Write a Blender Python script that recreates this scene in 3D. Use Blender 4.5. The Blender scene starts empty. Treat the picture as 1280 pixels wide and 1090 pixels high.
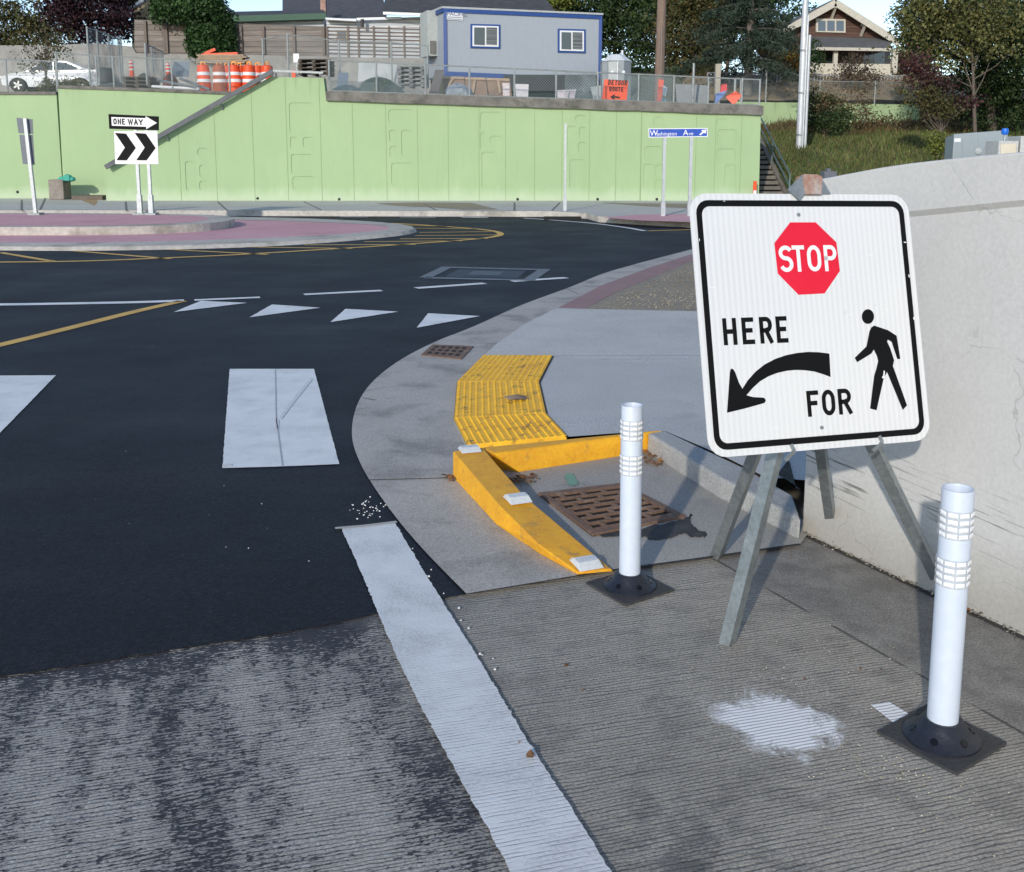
import bpy, bmesh, math, random
import numpy as np
from mathutils import Vector, Matrix
from mathutils.geometry import tessellate_polygon
random.seed(7); RNG = np.random.default_rng(7)
SC = bpy.context.scene
COL = SC.collection
R = math.radians

# ------------------------------------------------------------------ camera
F = 1280.0; CX = 640.0; CY = 397.0; PITCH = math.atan(.158); CH = 1.54
cp, sp = math.cos(PITCH), math.sin(PITCH)
cam = bpy.data.cameras.new('camera'); co = bpy.data.objects.new('camera', cam); COL.objects.link(co)
co.location = (0, 0, CH); co.rotation_euler = (math.pi/2-PITCH, 0, 0)
cam.sensor_width = 36; cam.sensor_fit = 'HORIZONTAL'; cam.lens = 36*F/1280
cam.shift_y = -(545-CY)/1280.0
cam.clip_start = .05; cam.clip_end = 1000
SC.camera = co
def ray(px, py):
    k = (px-CX)/F; yd = (py-CY)/F
    return Vector((k, cp-yd*sp, -(yd*cp+sp)))
def G(px, py, z=0.0):
    d = ray(px, py); t = (z-CH)/d.z
    return Vector((d.x*t, d.y*t, z))
def V(px, py, Y):
    d = ray(px, py); t = Y/d.y
    return Vector((d.x*t, Y, CH+d.z*t))
def PL(px, py, o, n):
    d = ray(px, py); c = Vector((0, 0, CH)); t = (o-c).dot(n)/d.dot(n)
    return c+d*t

# ------------------------------------------------------------------ materials
MATS = {}
def nodes(name):
    m = bpy.data.materials.new(name); m.use_nodes = True
    nt = m.node_tree; b = nt.nodes['Principled BSDF']
    return m, nt, b
def N(nt, t, **kw):
    n = nt.nodes.new(t)
    for k, v in kw.items():
        if k in n.inputs: n.inputs[k].default_value = v
        else: setattr(n, k, v)
    return n
def L(nt, a, b): nt.links.new(a, b)
def pos(nt): return N(nt, 'ShaderNodeNewGeometry').outputs['Position']
def objc(nt): return N(nt, 'ShaderNodeTexCoord').outputs['Object']
def noise(nt, vec, scale, detail=4, rough=.6, dist=0):
    n = N(nt, 'ShaderNodeTexNoise', Scale=scale, Detail=detail, Roughness=rough, Distortion=dist)
    L(nt, vec, n.inputs['Vector']); return n.outputs['Fac']
def mapping(nt, vec, sc=(1,1,1), rot=(0,0,0), loc=(0,0,0)):
    n = N(nt, 'ShaderNodeMapping'); n.inputs['Scale'].default_value = sc; n.inputs['Rotation'].default_value = rot
    n.inputs['Location'].default_value = loc
    L(nt, vec, n.inputs['Vector']); return n.outputs[0]
def ramp(nt, fac, p0, p1, c0=(0,0,0,1), c1=(1,1,1,1)):
    """clamped linear blend c0 -> c1 as fac goes p0 -> p1 (any range)"""
    n = N(nt, 'ShaderNodeMapRange'); n.inputs['From Min'].default_value = p0; n.inputs['From Max'].default_value = p1
    L(nt, fac, n.inputs['Value'])
    if c0[0] == c0[1] == c0[2] and c1[0] == c1[1] == c1[2]:
        n.inputs['To Min'].default_value = c0[0]; n.inputs['To Max'].default_value = c1[0]; return n.outputs[0]
    return mix(nt, n.outputs[0], c0, c1)
def mix(nt, fac, a, b, blend='MIX'):
    n = N(nt, 'ShaderNodeMix', data_type='RGBA', blend_type=blend)
    for s, v in ((n.inputs[0], fac), (n.inputs[6], a), (n.inputs[7], b)):
        if hasattr(v, 'is_output'): L(nt, v, s)
        elif isinstance(v, (int, float)): s.default_value = v
        else: s.default_value = (v[0], v[1], v[2], 1)
    return n.outputs[2]
def mth(nt, op, a, b=0.0):
    n = N(nt, 'ShaderNodeMath', operation=op)
    for s, v in ((n.inputs[0], a), (n.inputs[1], b)):
        if hasattr(v, 'is_output'): L(nt, v, s)
        else: s.default_value = v
    return n.outputs[0]
def dot(nt, vec, v3):
    n = N(nt, 'ShaderNodeVectorMath', operation='DOT_PRODUCT'); L(nt, vec, n.inputs[0]); n.inputs[1].default_value = v3
    return n.outputs['Value']
def bump(nt, b, h, strength=.3, dist=.01):
    n = N(nt, 'ShaderNodeBump', Strength=strength, Distance=dist); L(nt, h, n.inputs['Height']); L(nt, n.outputs[0], b.inputs['Normal'])
def mat(name, col, rough=.7, col2=None, scale=6, amt=.6, bstr=.15, bscale=60, metal=0, stretch=(1,1,1), spec=.5, stain=None, sscale=1.2, spos=(.52,.68), bdist=.01, seed=0, grain=.22):
    """general weathered material: two tones by noise, fine grain, optional stains."""
    if name in MATS: return MATS[name]
    m, nt, b = nodes(name); v = objc(nt)
    v = mapping(nt, v, stretch, loc=(seed*3.1, seed*1.7, seed))
    c2 = col2 or tuple(x*.78 for x in col)
    f = ramp(nt, noise(nt, v, scale, 5), .35, .68)
    c = mix(nt, mth(nt, 'MULTIPLY', f, amt), col, c2)
    if stain:
        sf = ramp(nt, noise(nt, v, sscale, 6, .65), *spos)
        c = mix(nt, mth(nt, 'MULTIPLY', sf, .75), c, stain)
    g = noise(nt, v, bscale, 3)
    c = mix(nt, grain, c, ramp(nt, g, .2, .8), 'OVERLAY')
    L(nt, c, b.inputs['Base Color'])
    b.inputs['Roughness'].default_value = rough; b.inputs['Metallic'].default_value = metal
    b.inputs['Specular IOR Level'].default_value = spec
    if bstr: bump(nt, b, g, bstr, bdist)
    MATS[name] = m; return m
def island_mat(name, cols, rough=.6, trans=.0, spec=.3):
    """leaf material: colour differs from leaf to leaf"""
    if name in MATS: return MATS[name]
    m, nt, b = nodes(name)
    gi = N(nt, 'ShaderNodeNewGeometry').outputs['Random Per Island']
    n = N(nt, 'ShaderNodeValToRGB'); e = n.color_ramp.elements
    while len(e) < len(cols): e.new(.5)
    for i, c in enumerate(cols): e[i].position = i/(len(cols)-1); e[i].color = (*c, 1)
    L(nt, gi, n.inputs[0])
    big = noise(nt, objc(nt), .55, 3)
    c = mix(nt, .6, n.outputs[0], ramp(nt, big, .3, .7, (.25,.25,.25,1), (.8,.8,.75,1)), 'OVERLAY')
    L(nt, c, b.inputs['Base Color'])
    b.inputs['Roughness'].default_value = rough; b.inputs['Specular IOR Level'].default_value = spec
    if trans:
        t = N(nt, 'ShaderNodeBsdfTranslucent'); L(nt, c, t.inputs[0]); mx = N(nt, 'ShaderNodeMixShader'); mx.inputs[0].default_value = trans
        L(nt, b.outputs[0], mx.inputs[1]); L(nt, t.outputs[0], mx.inputs[2]); L(nt, mx.outputs[0], nt.nodes['Material Output'].inputs[0])
    MATS[name] = m; return m

# asphalt
def m_asphalt():
    m, nt, b = nodes('new_asphalt'); v = pos(nt)
    f = noise(nt, v, .8, 5); g = noise(nt, v, 85, 4, .8); g2 = noise(nt, v, 50, 4, .8)
    c = mix(nt, ramp(nt, f, .35, .7), (.0085,.0105,.0155), (.013,.0155,.0215))
    track = noise(nt, mapping(nt, v, (.25, 2.2, 1), rot=(0,0,R(25))), .9, 4)
    c = mix(nt, mth(nt, 'MULTIPLY', ramp(nt, track, .5, .75), .5), c, (.034,.036,.042))
    speck = N(nt, 'ShaderNodeTexVoronoi', Scale=70.0); L(nt, v, speck.inputs['Vector'])
    sp_ = mth(nt, 'MULTIPLY', ramp(nt, speck.outputs['Distance'], .06, .16, (1,1,1,1), (0,0,0,1)), ramp(nt, noise(nt, v, 5, 3), .5, .66))
    c = mix(nt, mth(nt, 'MULTIPLY', sp_, .6), c, (.22,.22,.22))
    c = mix(nt, mth(nt, 'MULTIPLY', ramp(nt, g, .53, .62), .7), c, (.036,.041,.053)); c = mix(nt, mth(nt, 'MULTIPLY', ramp(nt, g2, .5, .58), .6), c, (.004,.005,.008))
    L(nt, c, b.inputs['Base Color'])
    L(nt, ramp(nt, f, .3, .7, (.55,.55,.55,1), (.75,.75,.75,1)), b.inputs['Roughness'])
    b.inputs['Specular IOR Level'].default_value = .22
    bump(nt, b, mth(nt, 'ADD', g, mth(nt, 'MULTIPLY', g2, .8)), .55, .006)
    return m
# grooved old concrete
def m_grooved():
    m, nt, b = nodes('tined_concrete'); v = pos(nt)
    vr = mapping(nt, v, rot=(0, 0, R(-16)))
    wob = noise(nt, mapping(nt, vr, (.5, 3, 1)), 2.2, 4)
    dst = N(nt, 'ShaderNodeCombineXYZ'); L(nt, mth(nt, 'MULTIPLY', wob, .06), dst.inputs[1])
    va = N(nt, 'ShaderNodeVectorMath', operation='ADD'); L(nt, vr, va.inputs[0]); L(nt, dst.outputs[0], va.inputs[1])
    w = N(nt, 'ShaderNodeTexWave', wave_type='BANDS', bands_direction='Y', Scale=23.0, Distortion=1.8, Detail=3.0)
    w.inputs['Detail Scale'].default_value = 1.6
    L(nt, va.outputs[0], w.inputs['Vector']); W = w.outputs['Fac']
    groove = ramp(nt, W, .08, .42, (1,1,1,1), (0,0,0,1))
    brk = ramp(nt, noise(nt, mapping(nt, vr, (6, 30, 1)), 1.4, 4), .36, .58)
    # gutter pan beside the wall is trowelled smooth
    wd = mth(nt, 'ADD', dot(nt, v, (-.896, -.443, 0)), 2.869)
    wdn = mth(nt, 'ADD', wd, mth(nt, 'MULTIPLY', mth(nt, 'SUBTRACT', noise(nt, v, 9, 4), .5), .12))
    smooth = ramp(nt, mth(nt, 'SUBTRACT', wdn, .0), .44, .56)       # 0 near the wall
    joint = ramp(nt, mth(nt, 'ABSOLUTE', mth(nt, 'SUBTRACT', wd, .5)), .003, .008, (1,1,1,1), (0,0,0,1))
    joint = mth(nt, 'MULTIPLY', joint, ramp(nt, noise(nt, v, 3, 3), .42, .5))
    gm = mth(nt, 'MULTIPLY', mth(nt, 'MULTIPLY', groove, smooth), mth(nt, 'ADD', mth(nt, 'MULTIPLY', brk, .75), .25))
    g = noise(nt, v, 130, 3, .7); f = noise(nt, v, 1.6, 6, .65)
    c = mix(nt, ramp(nt, f, .32, .68), (.30,.275,.235), (.39,.36,.31))
    pan = mix(nt, ramp(nt, noise(nt, v, 7, 6, .75), .38, .62), (.17,.158,.14), (.255,.24,.215))
    c = mix(nt, smooth, pan, c)
    c = mix(nt, mth(nt, 'MULTIPLY', ramp(nt, noise(nt, v, 5.5, 5, .7), .5, .62), .35), c, (.12,.115,.105))
    # asphalt residue left of the edge line
    d = mth(nt, 'ADD', dot(nt, v, (1, .334, 0)), -.80)
    dn = mth(nt, 'ADD', d, mth(nt, 'MULTIPLY', mth(nt, 'SUBTRACT', noise(nt, v, 2.5, 4), .5), .5))
    left = ramp(nt, dn, -.25, .12, (1,1,1,1), (0,0,0,1))
    low = noise(nt, mapping(nt, v, (1.3, .55, 1), rot=(0,0,R(24))), 2.0, 4, .6)          # where the residue is dense
    midn = noise(nt, v, 11, 4, .65)
    fine = noise(nt, mapping(nt, vr, (16, 62, 1)), 1.5, 3, .6)
    fine2 = noise(nt, mapping(nt, vr, (60, 130, 1)), 1.2, 2, .6)
    bl = dot(nt, v, (-.36, .93, 0))
    edge = ramp(nt, bl, 2.95, 3.25, (0,0,0,1), (1,1,1,1))
    trk = N(nt, 'ShaderNodeCombineXYZ'); L(nt, mth(nt, 'MULTIPLY', dot(nt, v, (.949, .316, 0)), 2.6), trk.inputs[0]); L(nt, mth(nt, 'MULTIPLY', dot(nt, v, (-.316, .949, 0)), .55), trk.inputs[1])
    track = noise(nt, trk.outputs[0], 1.25, 5, .6, .3)
    dens = mth(nt, 'ADD', mth(nt, 'ADD', mth(nt, 'MULTIPLY', mth(nt, 'SUBTRACT', track, .55), 1.5), mth(nt, 'MULTIPLY', mth(nt, 'SUBTRACT', midn, .5), .7)), mth(nt, 'MULTIPLY', edge, .34))
    tt_ = mth(nt, 'ADD', mth(nt, 'ADD', dens, mth(nt, 'MULTIPLY', mth(nt, 'SUBTRACT', fine, .5), 1.25)), mth(nt, 'MULTIPLY', mth(nt, 'SUBTRACT', fine2, .5), 1.2))
    c = mix(nt, mth(nt, 'MULTIPLY', left, .55), c, (.40,.39,.365))
    ridge = mth(nt, 'MULTIPLY', mth(nt, 'MULTIPLY', ramp(nt, W, .6, .85), ramp(nt, fine2, .5, .58)), left)
    c = mix(nt, mth(nt, 'MULTIPLY', ridge, .55), c, (.60,.58,.53))
    soft = mth(nt, 'MULTIPLY', mth(nt, 'MULTIPLY', ramp(nt, track, .42, .66), left), .6)
    c = mix(nt, soft, c, (.06,.065,.08))
    tar = mth(nt, 'MULTIPLY', ramp(nt, mth(nt, 'ADD', tt_, mth(nt, 'MULTIPLY', gm, .12)), -.02, .055), left)
    # a darker tyre scuff just right of the line, close to the camera
    b1 = mth(nt, 'MULTIPLY', ramp(nt, d, .08, .22), ramp(nt, d, .34, .55, (1,1,1,1), (0,0,0,1)))
    b1 = mth(nt, 'MULTIPLY', b1, ramp(nt, bl, 1.5, 2.15, (1,1,1,1), (0,0,0,1)))
    sc2 = mth(nt, 'MULTIPLY', mth(nt, 'MULTIPLY', b1, ramp(nt, mth(nt, 'ADD', midn, mth(nt, 'MULTIPLY', fine, .5)), .68, .82)), .75)
    c = mix(nt, mth(nt, 'MAXIMUM', mth(nt, 'MULTIPLY', tar, .92), sc2), c, (.019,.023,.033))
    c = mix(nt, mth(nt, 'MULTIPLY', gm, .55), c, (.055,.05,.045))
    c = mix(nt, mth(nt, 'MULTIPLY', joint, .8), c, (.04,.038,.036))
    c = mix(nt, .55, c, ramp(nt, g, .25, .75), 'OVERLAY')
    L(nt, c, b.inputs['Base Color']); b.inputs['Roughness'].default_value = .72
    b.inputs['Specular IOR Level'].default_value = .35
    hh = mth(nt, 'ADD', mth(nt, 'MULTIPLY', gm, -1.0), mth(nt, 'MULTIPLY', g, .35))
    bump(nt, b, hh, .7, .004)
    return m
# edge-line / crosswalk paint on rough surface
def m_paint(name, col, under, wear=.5, grooves=False):
    m, nt, b = nodes(name); v = pos(nt)
    vr = mapping(nt, v, rot=(0, 0, R(-16)))
    n1 = noise(nt, v, 90, 3, .7); n2 = noise(nt, v, 4, 5, .65)
    k = mth(nt, 'ADD', mth(nt, 'MULTIPLY', n1, .55), mth(nt, 'MULTIPLY', n2, .45))
    worn = ramp(nt, k, .56-.1*wear, .66-.06*wear)
    c = mix(nt, ramp(nt, n2, .3, .7), col, tuple(x*.84 for x in col))
    fac = mth(nt, 'MULTIPLY', worn, .55*wear)
    h = n1
    if grooves:
        w = N(nt, 'ShaderNodeTexWave', wave_type='BANDS', bands_direction='Y', Scale=23.0, Distortion=1.8, Detail=3.0)
        L(nt, vr, w.inputs['Vector'])
        near = ramp(nt, dot(nt, v, (-.36, .93, 0)), 2.2, 3.3, (1,1,1,1), (.15,.15,.15,1))
        gr = mth(nt, 'MULTIPLY', ramp(nt, w.outputs['Fac'], .05, .4, (1,1,1,1), (0,0,0,1)), near)
        gr = mth(nt, 'MULTIPLY', gr, ramp(nt, noise(nt, mapping(nt, vr, (5, 22, 1)), 2, 4), .4, .6))
        fac = mth(nt, 'MAXIMUM', fac, mth(nt, 'MULTIPLY', gr, .5))
        h = mth(nt, 'SUBTRACT', n1, gr)
    c = mix(nt, fac, c, under)
    L(nt, c, b.inputs['Base Color']); b.inputs['Roughness'].default_value = .5
    bump(nt, b, h, .4, .003)
    return m
# translucent chain-link
def m_chain(name, col, cell=.06, cover=.22, scrim=0.0):
    m, nt, b = nodes(name); v = objc(nt)
    a = mapping(nt, v, (1/cell,)*3, rot=(0, R(45), 0))
    s = N(nt, 'ShaderNodeSeparateXYZ'); L(nt, a, s.inputs[0])
    fx = mth(nt, 'FRACT', s.outputs[0]); fz = mth(nt, 'FRACT', s.outputs[2])
    wire = mth(nt, 'MAXIMUM', mth(nt, 'LESS_THAN', fx, cover*.5), mth(nt, 'LESS_THAN', fz, cover*.5))
    fac = mth(nt, 'MAXIMUM', wire, mth(nt, 'MULTIPLY', ramp(nt, noise(nt, v, 1.3, 4), .3, .7), scrim)) if scrim else wire
    b.inputs['Base Color'].default_value = (*col, 1); b.inputs['Roughness'].default_value = .5; b.inputs['Metallic'].default_value = .3
    t = N(nt, 'ShaderNodeBsdfTransparent'); mx = N(nt, 'ShaderNodeMixShader')
    L(nt, fac, mx.inputs[0]); L(nt, t.outputs[0], mx.inputs[1]); L(nt, b.outputs[0], mx.inputs[2])
    L(nt, mx.outputs[0], nt.nodes['Material Output'].inputs[0])
    return m
# painted green wall
def m_greenwall():
    m, nt, b = nodes('green_paint'); v = objc(nt)
    f = noise(nt, v, .35, 4); f2 = noise(nt, mapping(nt, v, (1, 1, .25)), 2.0, 5, .65)
    c = mix(nt, ramp(nt, f, .35, .65), (.345,.465,.245), (.315,.43,.228))
    c = mix(nt, mth(nt, 'MULTIPLY', ramp(nt, f2, .5, .75), .25), c, (.42,.53,.30)); run_ = noise(nt, mapping(nt, v, (3.5, 1, .15)), 2.4, 6, .75); c = mix(nt, mth(nt, 'MULTIPLY', ramp(nt, run_, .56, .74), .28), c, (.24,.31,.17))
    z = N(nt, 'ShaderNodeSeparateXYZ'); L(nt, pos(nt), z.inputs[0]); Z = z.outputs[2]
    # efflorescence along the foot, grime runs under the top edge
    foot = mth(nt, 'MULTIPLY', ramp(nt, mth(nt, 'ADD', Z, mth(nt, 'MULTIPLY', f2, -.5)), .0, .32, (1,1,1,1), (0,0,0,1)), .55)
    c = mix(nt, foot, c, (.52,.60,.43))
    streak = noise(nt, mapping(nt, v, (2.2, 1, .12)), 1.6, 5, .7)
    topm = ramp(nt, mth(nt, 'ADD', Z, mth(nt, 'MULTIPLY', streak, 1.6)), 4.35, 5.0)
    c = mix(nt, mth(nt, 'MULTIPLY', mth(nt, 'MULTIPLY', topm, ramp(nt, streak, .45, .7)), .6), c, (.16,.2,.1))
    L(nt, c, b.inputs['Base Color']); b.inputs['Roughness'].default_value = .7
    bump(nt, b, noise(nt, v, 9, 4), .15, .02)
    return m
# near concrete wall
def m_nearwall():
    m, nt, b = nodes('cast_concrete'); v = pos(nt)
    f = noise(nt, v, 1.4, 6, .65); g = noise(nt, v, 70, 4, .7); f3 = noise(nt, mapping(nt, v, (1, 1, .35)), 3.0, 6, .7)
    c = mix(nt, ramp(nt, f, .3, .7), (.525,.52,.505), (.575,.57,.55))
    c = mix(nt, mth(nt, 'MULTIPLY', ramp(nt, f3, .5, .75), .13), c, (.47,.465,.445))
    s = N(nt, 'ShaderNodeSeparateXYZ'); L(nt, v, s.inputs[0]); Z = s.outputs[2]
    # tan splash band at the foot
    foot = ramp(nt, mth(nt, 'ADD', Z, mth(nt, 'MULTIPLY', mth(nt, 'SUBTRACT', f3, .5), .25)), .05, .30, (1,1,1,1), (0,0,0,1))
    c = mix(nt, mth(nt, 'MULTIPLY', foot, .65), c, (.30,.275,.225))
    # hair cracks
    vo = N(nt, 'ShaderNodeTexVoronoi', feature='DISTANCE_TO_EDGE', Scale=2.6)
    wv = N(nt, 'ShaderNodeVectorMath', operation='ADD'); ns = N(nt, 'ShaderNodeTexNoise', Scale=4.0, Detail=4.0); L(nt, v, ns.inputs['Vector'])
    L(nt, v, wv.inputs[0]); sc = N(nt, 'ShaderNodeVectorMath', operation='SCALE'); L(nt, ns.outputs['Color'], sc.inputs[0]); sc.inputs['Scale'].default_value = .35
    L(nt, sc.outputs[0], wv.inputs[1]); L(nt, wv.outputs[0], vo.inputs['Vector'])
    crack = mth(nt, 'MULTIPLY', ramp(nt, vo.outputs['Distance'], .003, .009, (1,1,1,1), (0,0,0,1)), ramp(nt, noise(nt, v, 1.9, 2), .52, .6))
    c = mix(nt, mth(nt, 'MULTIPLY', crack, .33), c, (.2,.19,.17))
    # tyre / bumper scrapes: thin dark lines along the wall
    al = mth(nt, 'ADD', dot(nt, v, (.443, -.896, 0)), 0.0)
    cx = N(nt, 'ShaderNodeCombineXYZ'); L(nt, mth(nt, 'MULTIPLY', al, 2.2), cx.inputs[0])
    L(nt, mth(nt, 'MULTIPLY', mth(nt, 'ADD', Z, mth(nt, 'MULTIPLY', al, .05)), 70), cx.inputs[1])
    scr = noise(nt, cx.outputs[0], 1.0, 3, .6)
    zb = mth(nt, 'MULTIPLY', ramp(nt, Z, .14, .24), ramp(nt, Z, .36, .50, (1,1,1,1), (0,0,0,1)))
    scr = mth(nt, 'MULTIPLY', mth(nt, 'MULTIPLY', ramp(nt, scr, .57, .63), zb), ramp(nt, noise(nt, v, 3.5, 3), .42, .55))
    c = mix(nt, mth(nt, 'MULTIPLY', scr, .8), c, (.1,.095,.09))
    # small pits
    pv = N(nt, 'ShaderNodeTexVoronoi', Scale=16.0); L(nt, v, pv.inputs['Vector'])
    pit = mth(nt, 'MULTIPLY', ramp(nt, pv.outputs['Distance'], .05, .13, (1,1,1,1), (0,0,0,1)), ramp(nt, noise(nt, v, 7, 2), .6, .66))
    c = mix(nt, mth(nt, 'MULTIPLY', pit, .7), c, (.14,.13,.12))
    c = mix(nt, .12, c, ramp(nt, g, .25, .75), 'OVERLAY')
    L(nt, c, b.inputs['Base Color']); b.inputs['Roughness'].default_value = .8
    bump(nt, b, mth(nt, 'SUBTRACT', mth(nt, 'ADD', mth(nt, 'MULTIPLY', f3, .25), mth(nt, 'MULTIPLY', g, .25)), mth(nt, 'ADD', crack, pit)), .25, .005)
    return m
def m_apron(name, c1, c2, stain=(.12,.12,.115), roughness=.75, stainpos=(.55,.72), sc=1.5):
    m, nt, b = nodes(name); v = pos(nt)
    f = noise(nt, v, sc, 6, .65); g = noise(nt, v, 110, 3, .7); st = noise(nt, v, sc*1.7, 5, .6, .4)
    c = mix(nt, ramp(nt, f, .3, .7), c1, c2)
    c = mix(nt, mth(nt, 'MULTIPLY', ramp(nt, st, *stainpos), .6), c, stain)
    c = mix(nt, mth(nt, 'MULTIPLY', ramp(nt, noise(nt, v, 24, 4, .8), .62, .72), .4), c, tuple(x*.5 for x in c1))
    c = mix(nt, .4, c, ramp(nt, g, .25, .75), 'OVERLAY')
    L(nt, c, b.inputs['Base Color']); b.inputs['Roughness'].default_value = roughness
    bump(nt, b, g, .35, .003)
    return m
def m_sheeting():
    """white retroreflective sheeting: faint vertical seams of the prismatic film"""
    m, nt, b = nodes('reflective_sheeting'); v = objc(nt)
    w = N(nt, 'ShaderNodeTexWave', wave_type='BANDS', bands_direction='X', Scale=17.0, Distortion=.25); L(nt, v, w.inputs['Vector'])
    f = noise(nt, v, 2.0, 4)
    c = mix(nt, ramp(nt, w.outputs['Fac'], .2, .8), (.63,.635,.635), (.695,.70,.70))
    c = mix(nt, mth(nt, 'MULTIPLY', ramp(nt, f, .35, .7), .5), c, (.72,.72,.70))
    sc = noise(nt, mapping(nt, v, (4, 1, 30), rot=(0, R(25), 0)), 2.5, 3, .6)
    c = mix(nt, mth(nt, 'MULTIPLY', ramp(nt, sc, .68, .72), .35), c, (.9,.9,.9))
    c = mix(nt, mth(nt, 'MULTIPLY', ramp(nt, noise(nt, v, 14, 5, .7), .64, .76), .3), c, (.4,.38,.34))
    L(nt, c, b.inputs['Base Color']); b.inputs['Roughness'].default_value = .35; b.inputs['Metallic'].default_value = 0
    return m
def m_brick(name, c1, c2, mortar, sx, sy, rot=0):
    m, nt, b = nodes(name); v = mapping(nt, pos(nt), rot=(0, 0, rot))
    t = N(nt, 'ShaderNodeTexBrick', Scale=1.0); t.inputs['Color1'].default_value = (*c1, 1); t.inputs['Color2'].default_value = (*c2, 1); t.inputs['Mortar'].default_value = (*mortar, 1)
    t.inputs['Brick Width'].default_value = sx; t.inputs['Row Height'].default_value = sy; t.inputs['Mortar Size'].default_value = .004
    L(nt, v, t.inputs['Vector'])
    c = mix(nt, .5, t.outputs[0], ramp(nt, noise(nt, v, 3, 5), .3, .7), 'OVERLAY')
    L(nt, c, b.inputs['Base Color']); b.inputs['Roughness'].default_value = .8
    return m
def m_boards(name, c1, c2, h, axis=2, gap=.12):
    """siding / boards: rows with shadowed laps"""
    m, nt, b = nodes(name); v = objc(nt)
    s = N(nt, 'ShaderNodeSeparateXYZ'); L(nt, v, s.inputs[0])
    r = mth(nt, 'DIVIDE', s.outputs[axis], h); fr = mth(nt, 'FRACT', r); fl = mth(nt, 'FLOOR', r)
    wn = N(nt, 'ShaderNodeTexWhiteNoise', noise_dimensions='1D'); L(nt, fl, wn.inputs['W'])
    c = mix(nt, wn.outputs['Value'], c1, c2)
    st = (.4, 1, 8) if axis == 2 else (8, 1, .4)
    c = mix(nt, .4, c, ramp(nt, noise(nt, mapping(nt, v, st), 2, 5), .3, .7), 'OVERLAY')
    seam = mth(nt, 'LESS_THAN', fr, gap)
    c = mix(nt, mth(nt, 'MULTIPLY', seam, .7), c, tuple(x*.25 for x in c1))
    L(nt, c, b.inputs['Base Color']); b.inputs['Roughness'].default_value = .75
    bump(nt, b, fr, .6, .02)
    return m
def plain(name, col, rough=.5, metal=0, emis=None, spec=.5):
    if name in MATS: return MATS[name]
    m, nt, b = nodes(name)
    c = mix(nt, .12, col, ramp(nt, noise(nt, objc(nt), 8, 4), .25, .75), 'OVERLAY')
    L(nt, c, b.inputs['Base Color']); b.inputs['Roughness'].default_value = rough; b.inputs['Metallic'].default_value = metal
    b.inputs['Specular IOR Level'].default_value = spec
    MATS[name] = m; return m

ASPH = m_asphalt(); TINED = m_grooved()
WPAINT = m_paint('white_road_paint', (.80,.80,.79), (.16,.17,.18), .45)
WLINE = m_paint('white_edge_line_paint', (.76,.765,.76), (.22,.22,.21), .6, True)
YPAINT = m_paint('yellow_road_paint', (.72,.41,.06), (.06,.05,.04), .5)
GREEN = m_greenwall(); NEARW = m_nearwall()
APRON = m_apron('gutter_concrete', (.37,.348,.312), (.46,.432,.39), (.18,.17,.155), stainpos=(.5,.66))
WALK = m_apron('sidewalk_concrete', (.43,.422,.40), (.51,.50,.475), (.27,.265,.25), stainpos=(.6,.8))
PAD = m_apron('pad_concrete', (.30,.285,.255), (.38,.36,.325), (.18,.17,.155))
FARC = m_apron('far_concrete', (.46,.44,.405), (.54,.52,.48), (.34,.32,.29), sc=.5)
CURBC = m_apron('curb_concrete', (.30,.295,.28), (.40,.395,.375), (.17,.165,.15), sc=2.4)
PINK = m_apron('pink_concrete', (.56,.28,.31), (.64,.36,.385), (.45,.24,.25), sc=.6)
PINK2 = m_apron('dull_pink_concrete', (.27,.16,.155), (.33,.20,.19), (.2,.13,.12), sc=1.2)
YEL = mat('yellow_curb_paint', (.86,.42,.014), .6, (.70,.32,.016), 9, .8, .25, 55, stain=(.33,.20,.07), sscale=11, spos=(.58,.74), bdist=.004)
TACT = mat('yellow_tactile', (.93,.52,.016), .6, (.78,.40,.012), 9, .9, .15, 80, stain=(.2,.11,.03), sscale=14, spos=(.56,.66), bdist=.003)
GALV = mat('galvanised_steel', (.33,.36,.37), .42, (.21,.24,.25), 14, .8, .1, 60, metal=.65)
GALVD = mat('dull_galvanised', (.30,.33,.34), .5, (.2,.22,.22), 20, .8, .15, 60, metal=.5, stain=(.2,.13,.08), sscale=7, spos=(.62,.75))
RUST = mat('rusty_iron', (.20,.12,.08), .8, (.13,.08,.055), 18, .9, .5, 90, stain=(.27,.20,.15), sscale=10)
RUSTY = mat('rust_block', (.32,.13,.07), .85, (.42,.38,.35), 22, 1, .4, 70)
WPLAST = mat('white_plastic', (.60,.66,.75), .38, (.56,.62,.71), 2.5, .7, .02, 30, grain=.08, stain=(.42,.45,.48), sscale=12, spos=(.66,.8))
RUBBER = mat('black_rubber', (.012,.015,.024), .42, (.02,.022,.03), 8, .8, .2, 60)
RUBM = mat('rubber_mat', (.035,.036,.038), .85, (.055,.054,.052), 12, .8, .3, 70)
SHEET = m_sheeting()
REFL = mat('reflective_tape', (.92,.92,.92), .25, (.84,.85,.86), 60, .9, .0, 150, spec=.8)
BANDM = mat('band_film', (.50,.54,.59), .3, (.43,.47,.52), 40, .8, .0, 90)
BLACK = plain('sign_black', (.006,.006,.0065), .6, spec=.12)
RED = plain('sign_red', (.72,.006,.03), .4)
WSIGN = plain('sign_white', (.78,.78,.78), .4)
SGREY = mat('sign_back', (.15,.17,.19), .6, (.11,.13,.15), 5, .6, .05, 40)
BLUE = plain('sign_blue', (.012,.07,.42), .4)
ORANGE = plain('sign_orange', (.95,.09,.02), .5)
ORP = mat('orange_plastic', (.85,.085,.012), .5, (.62,.06,.012), 4, .7, .05, 30)
WHITE = plain('white_paint', (.72,.73,.74), .5)
CHAIN = m_chain('chain_link', (.20,.25,.25), .06, .15)
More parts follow.
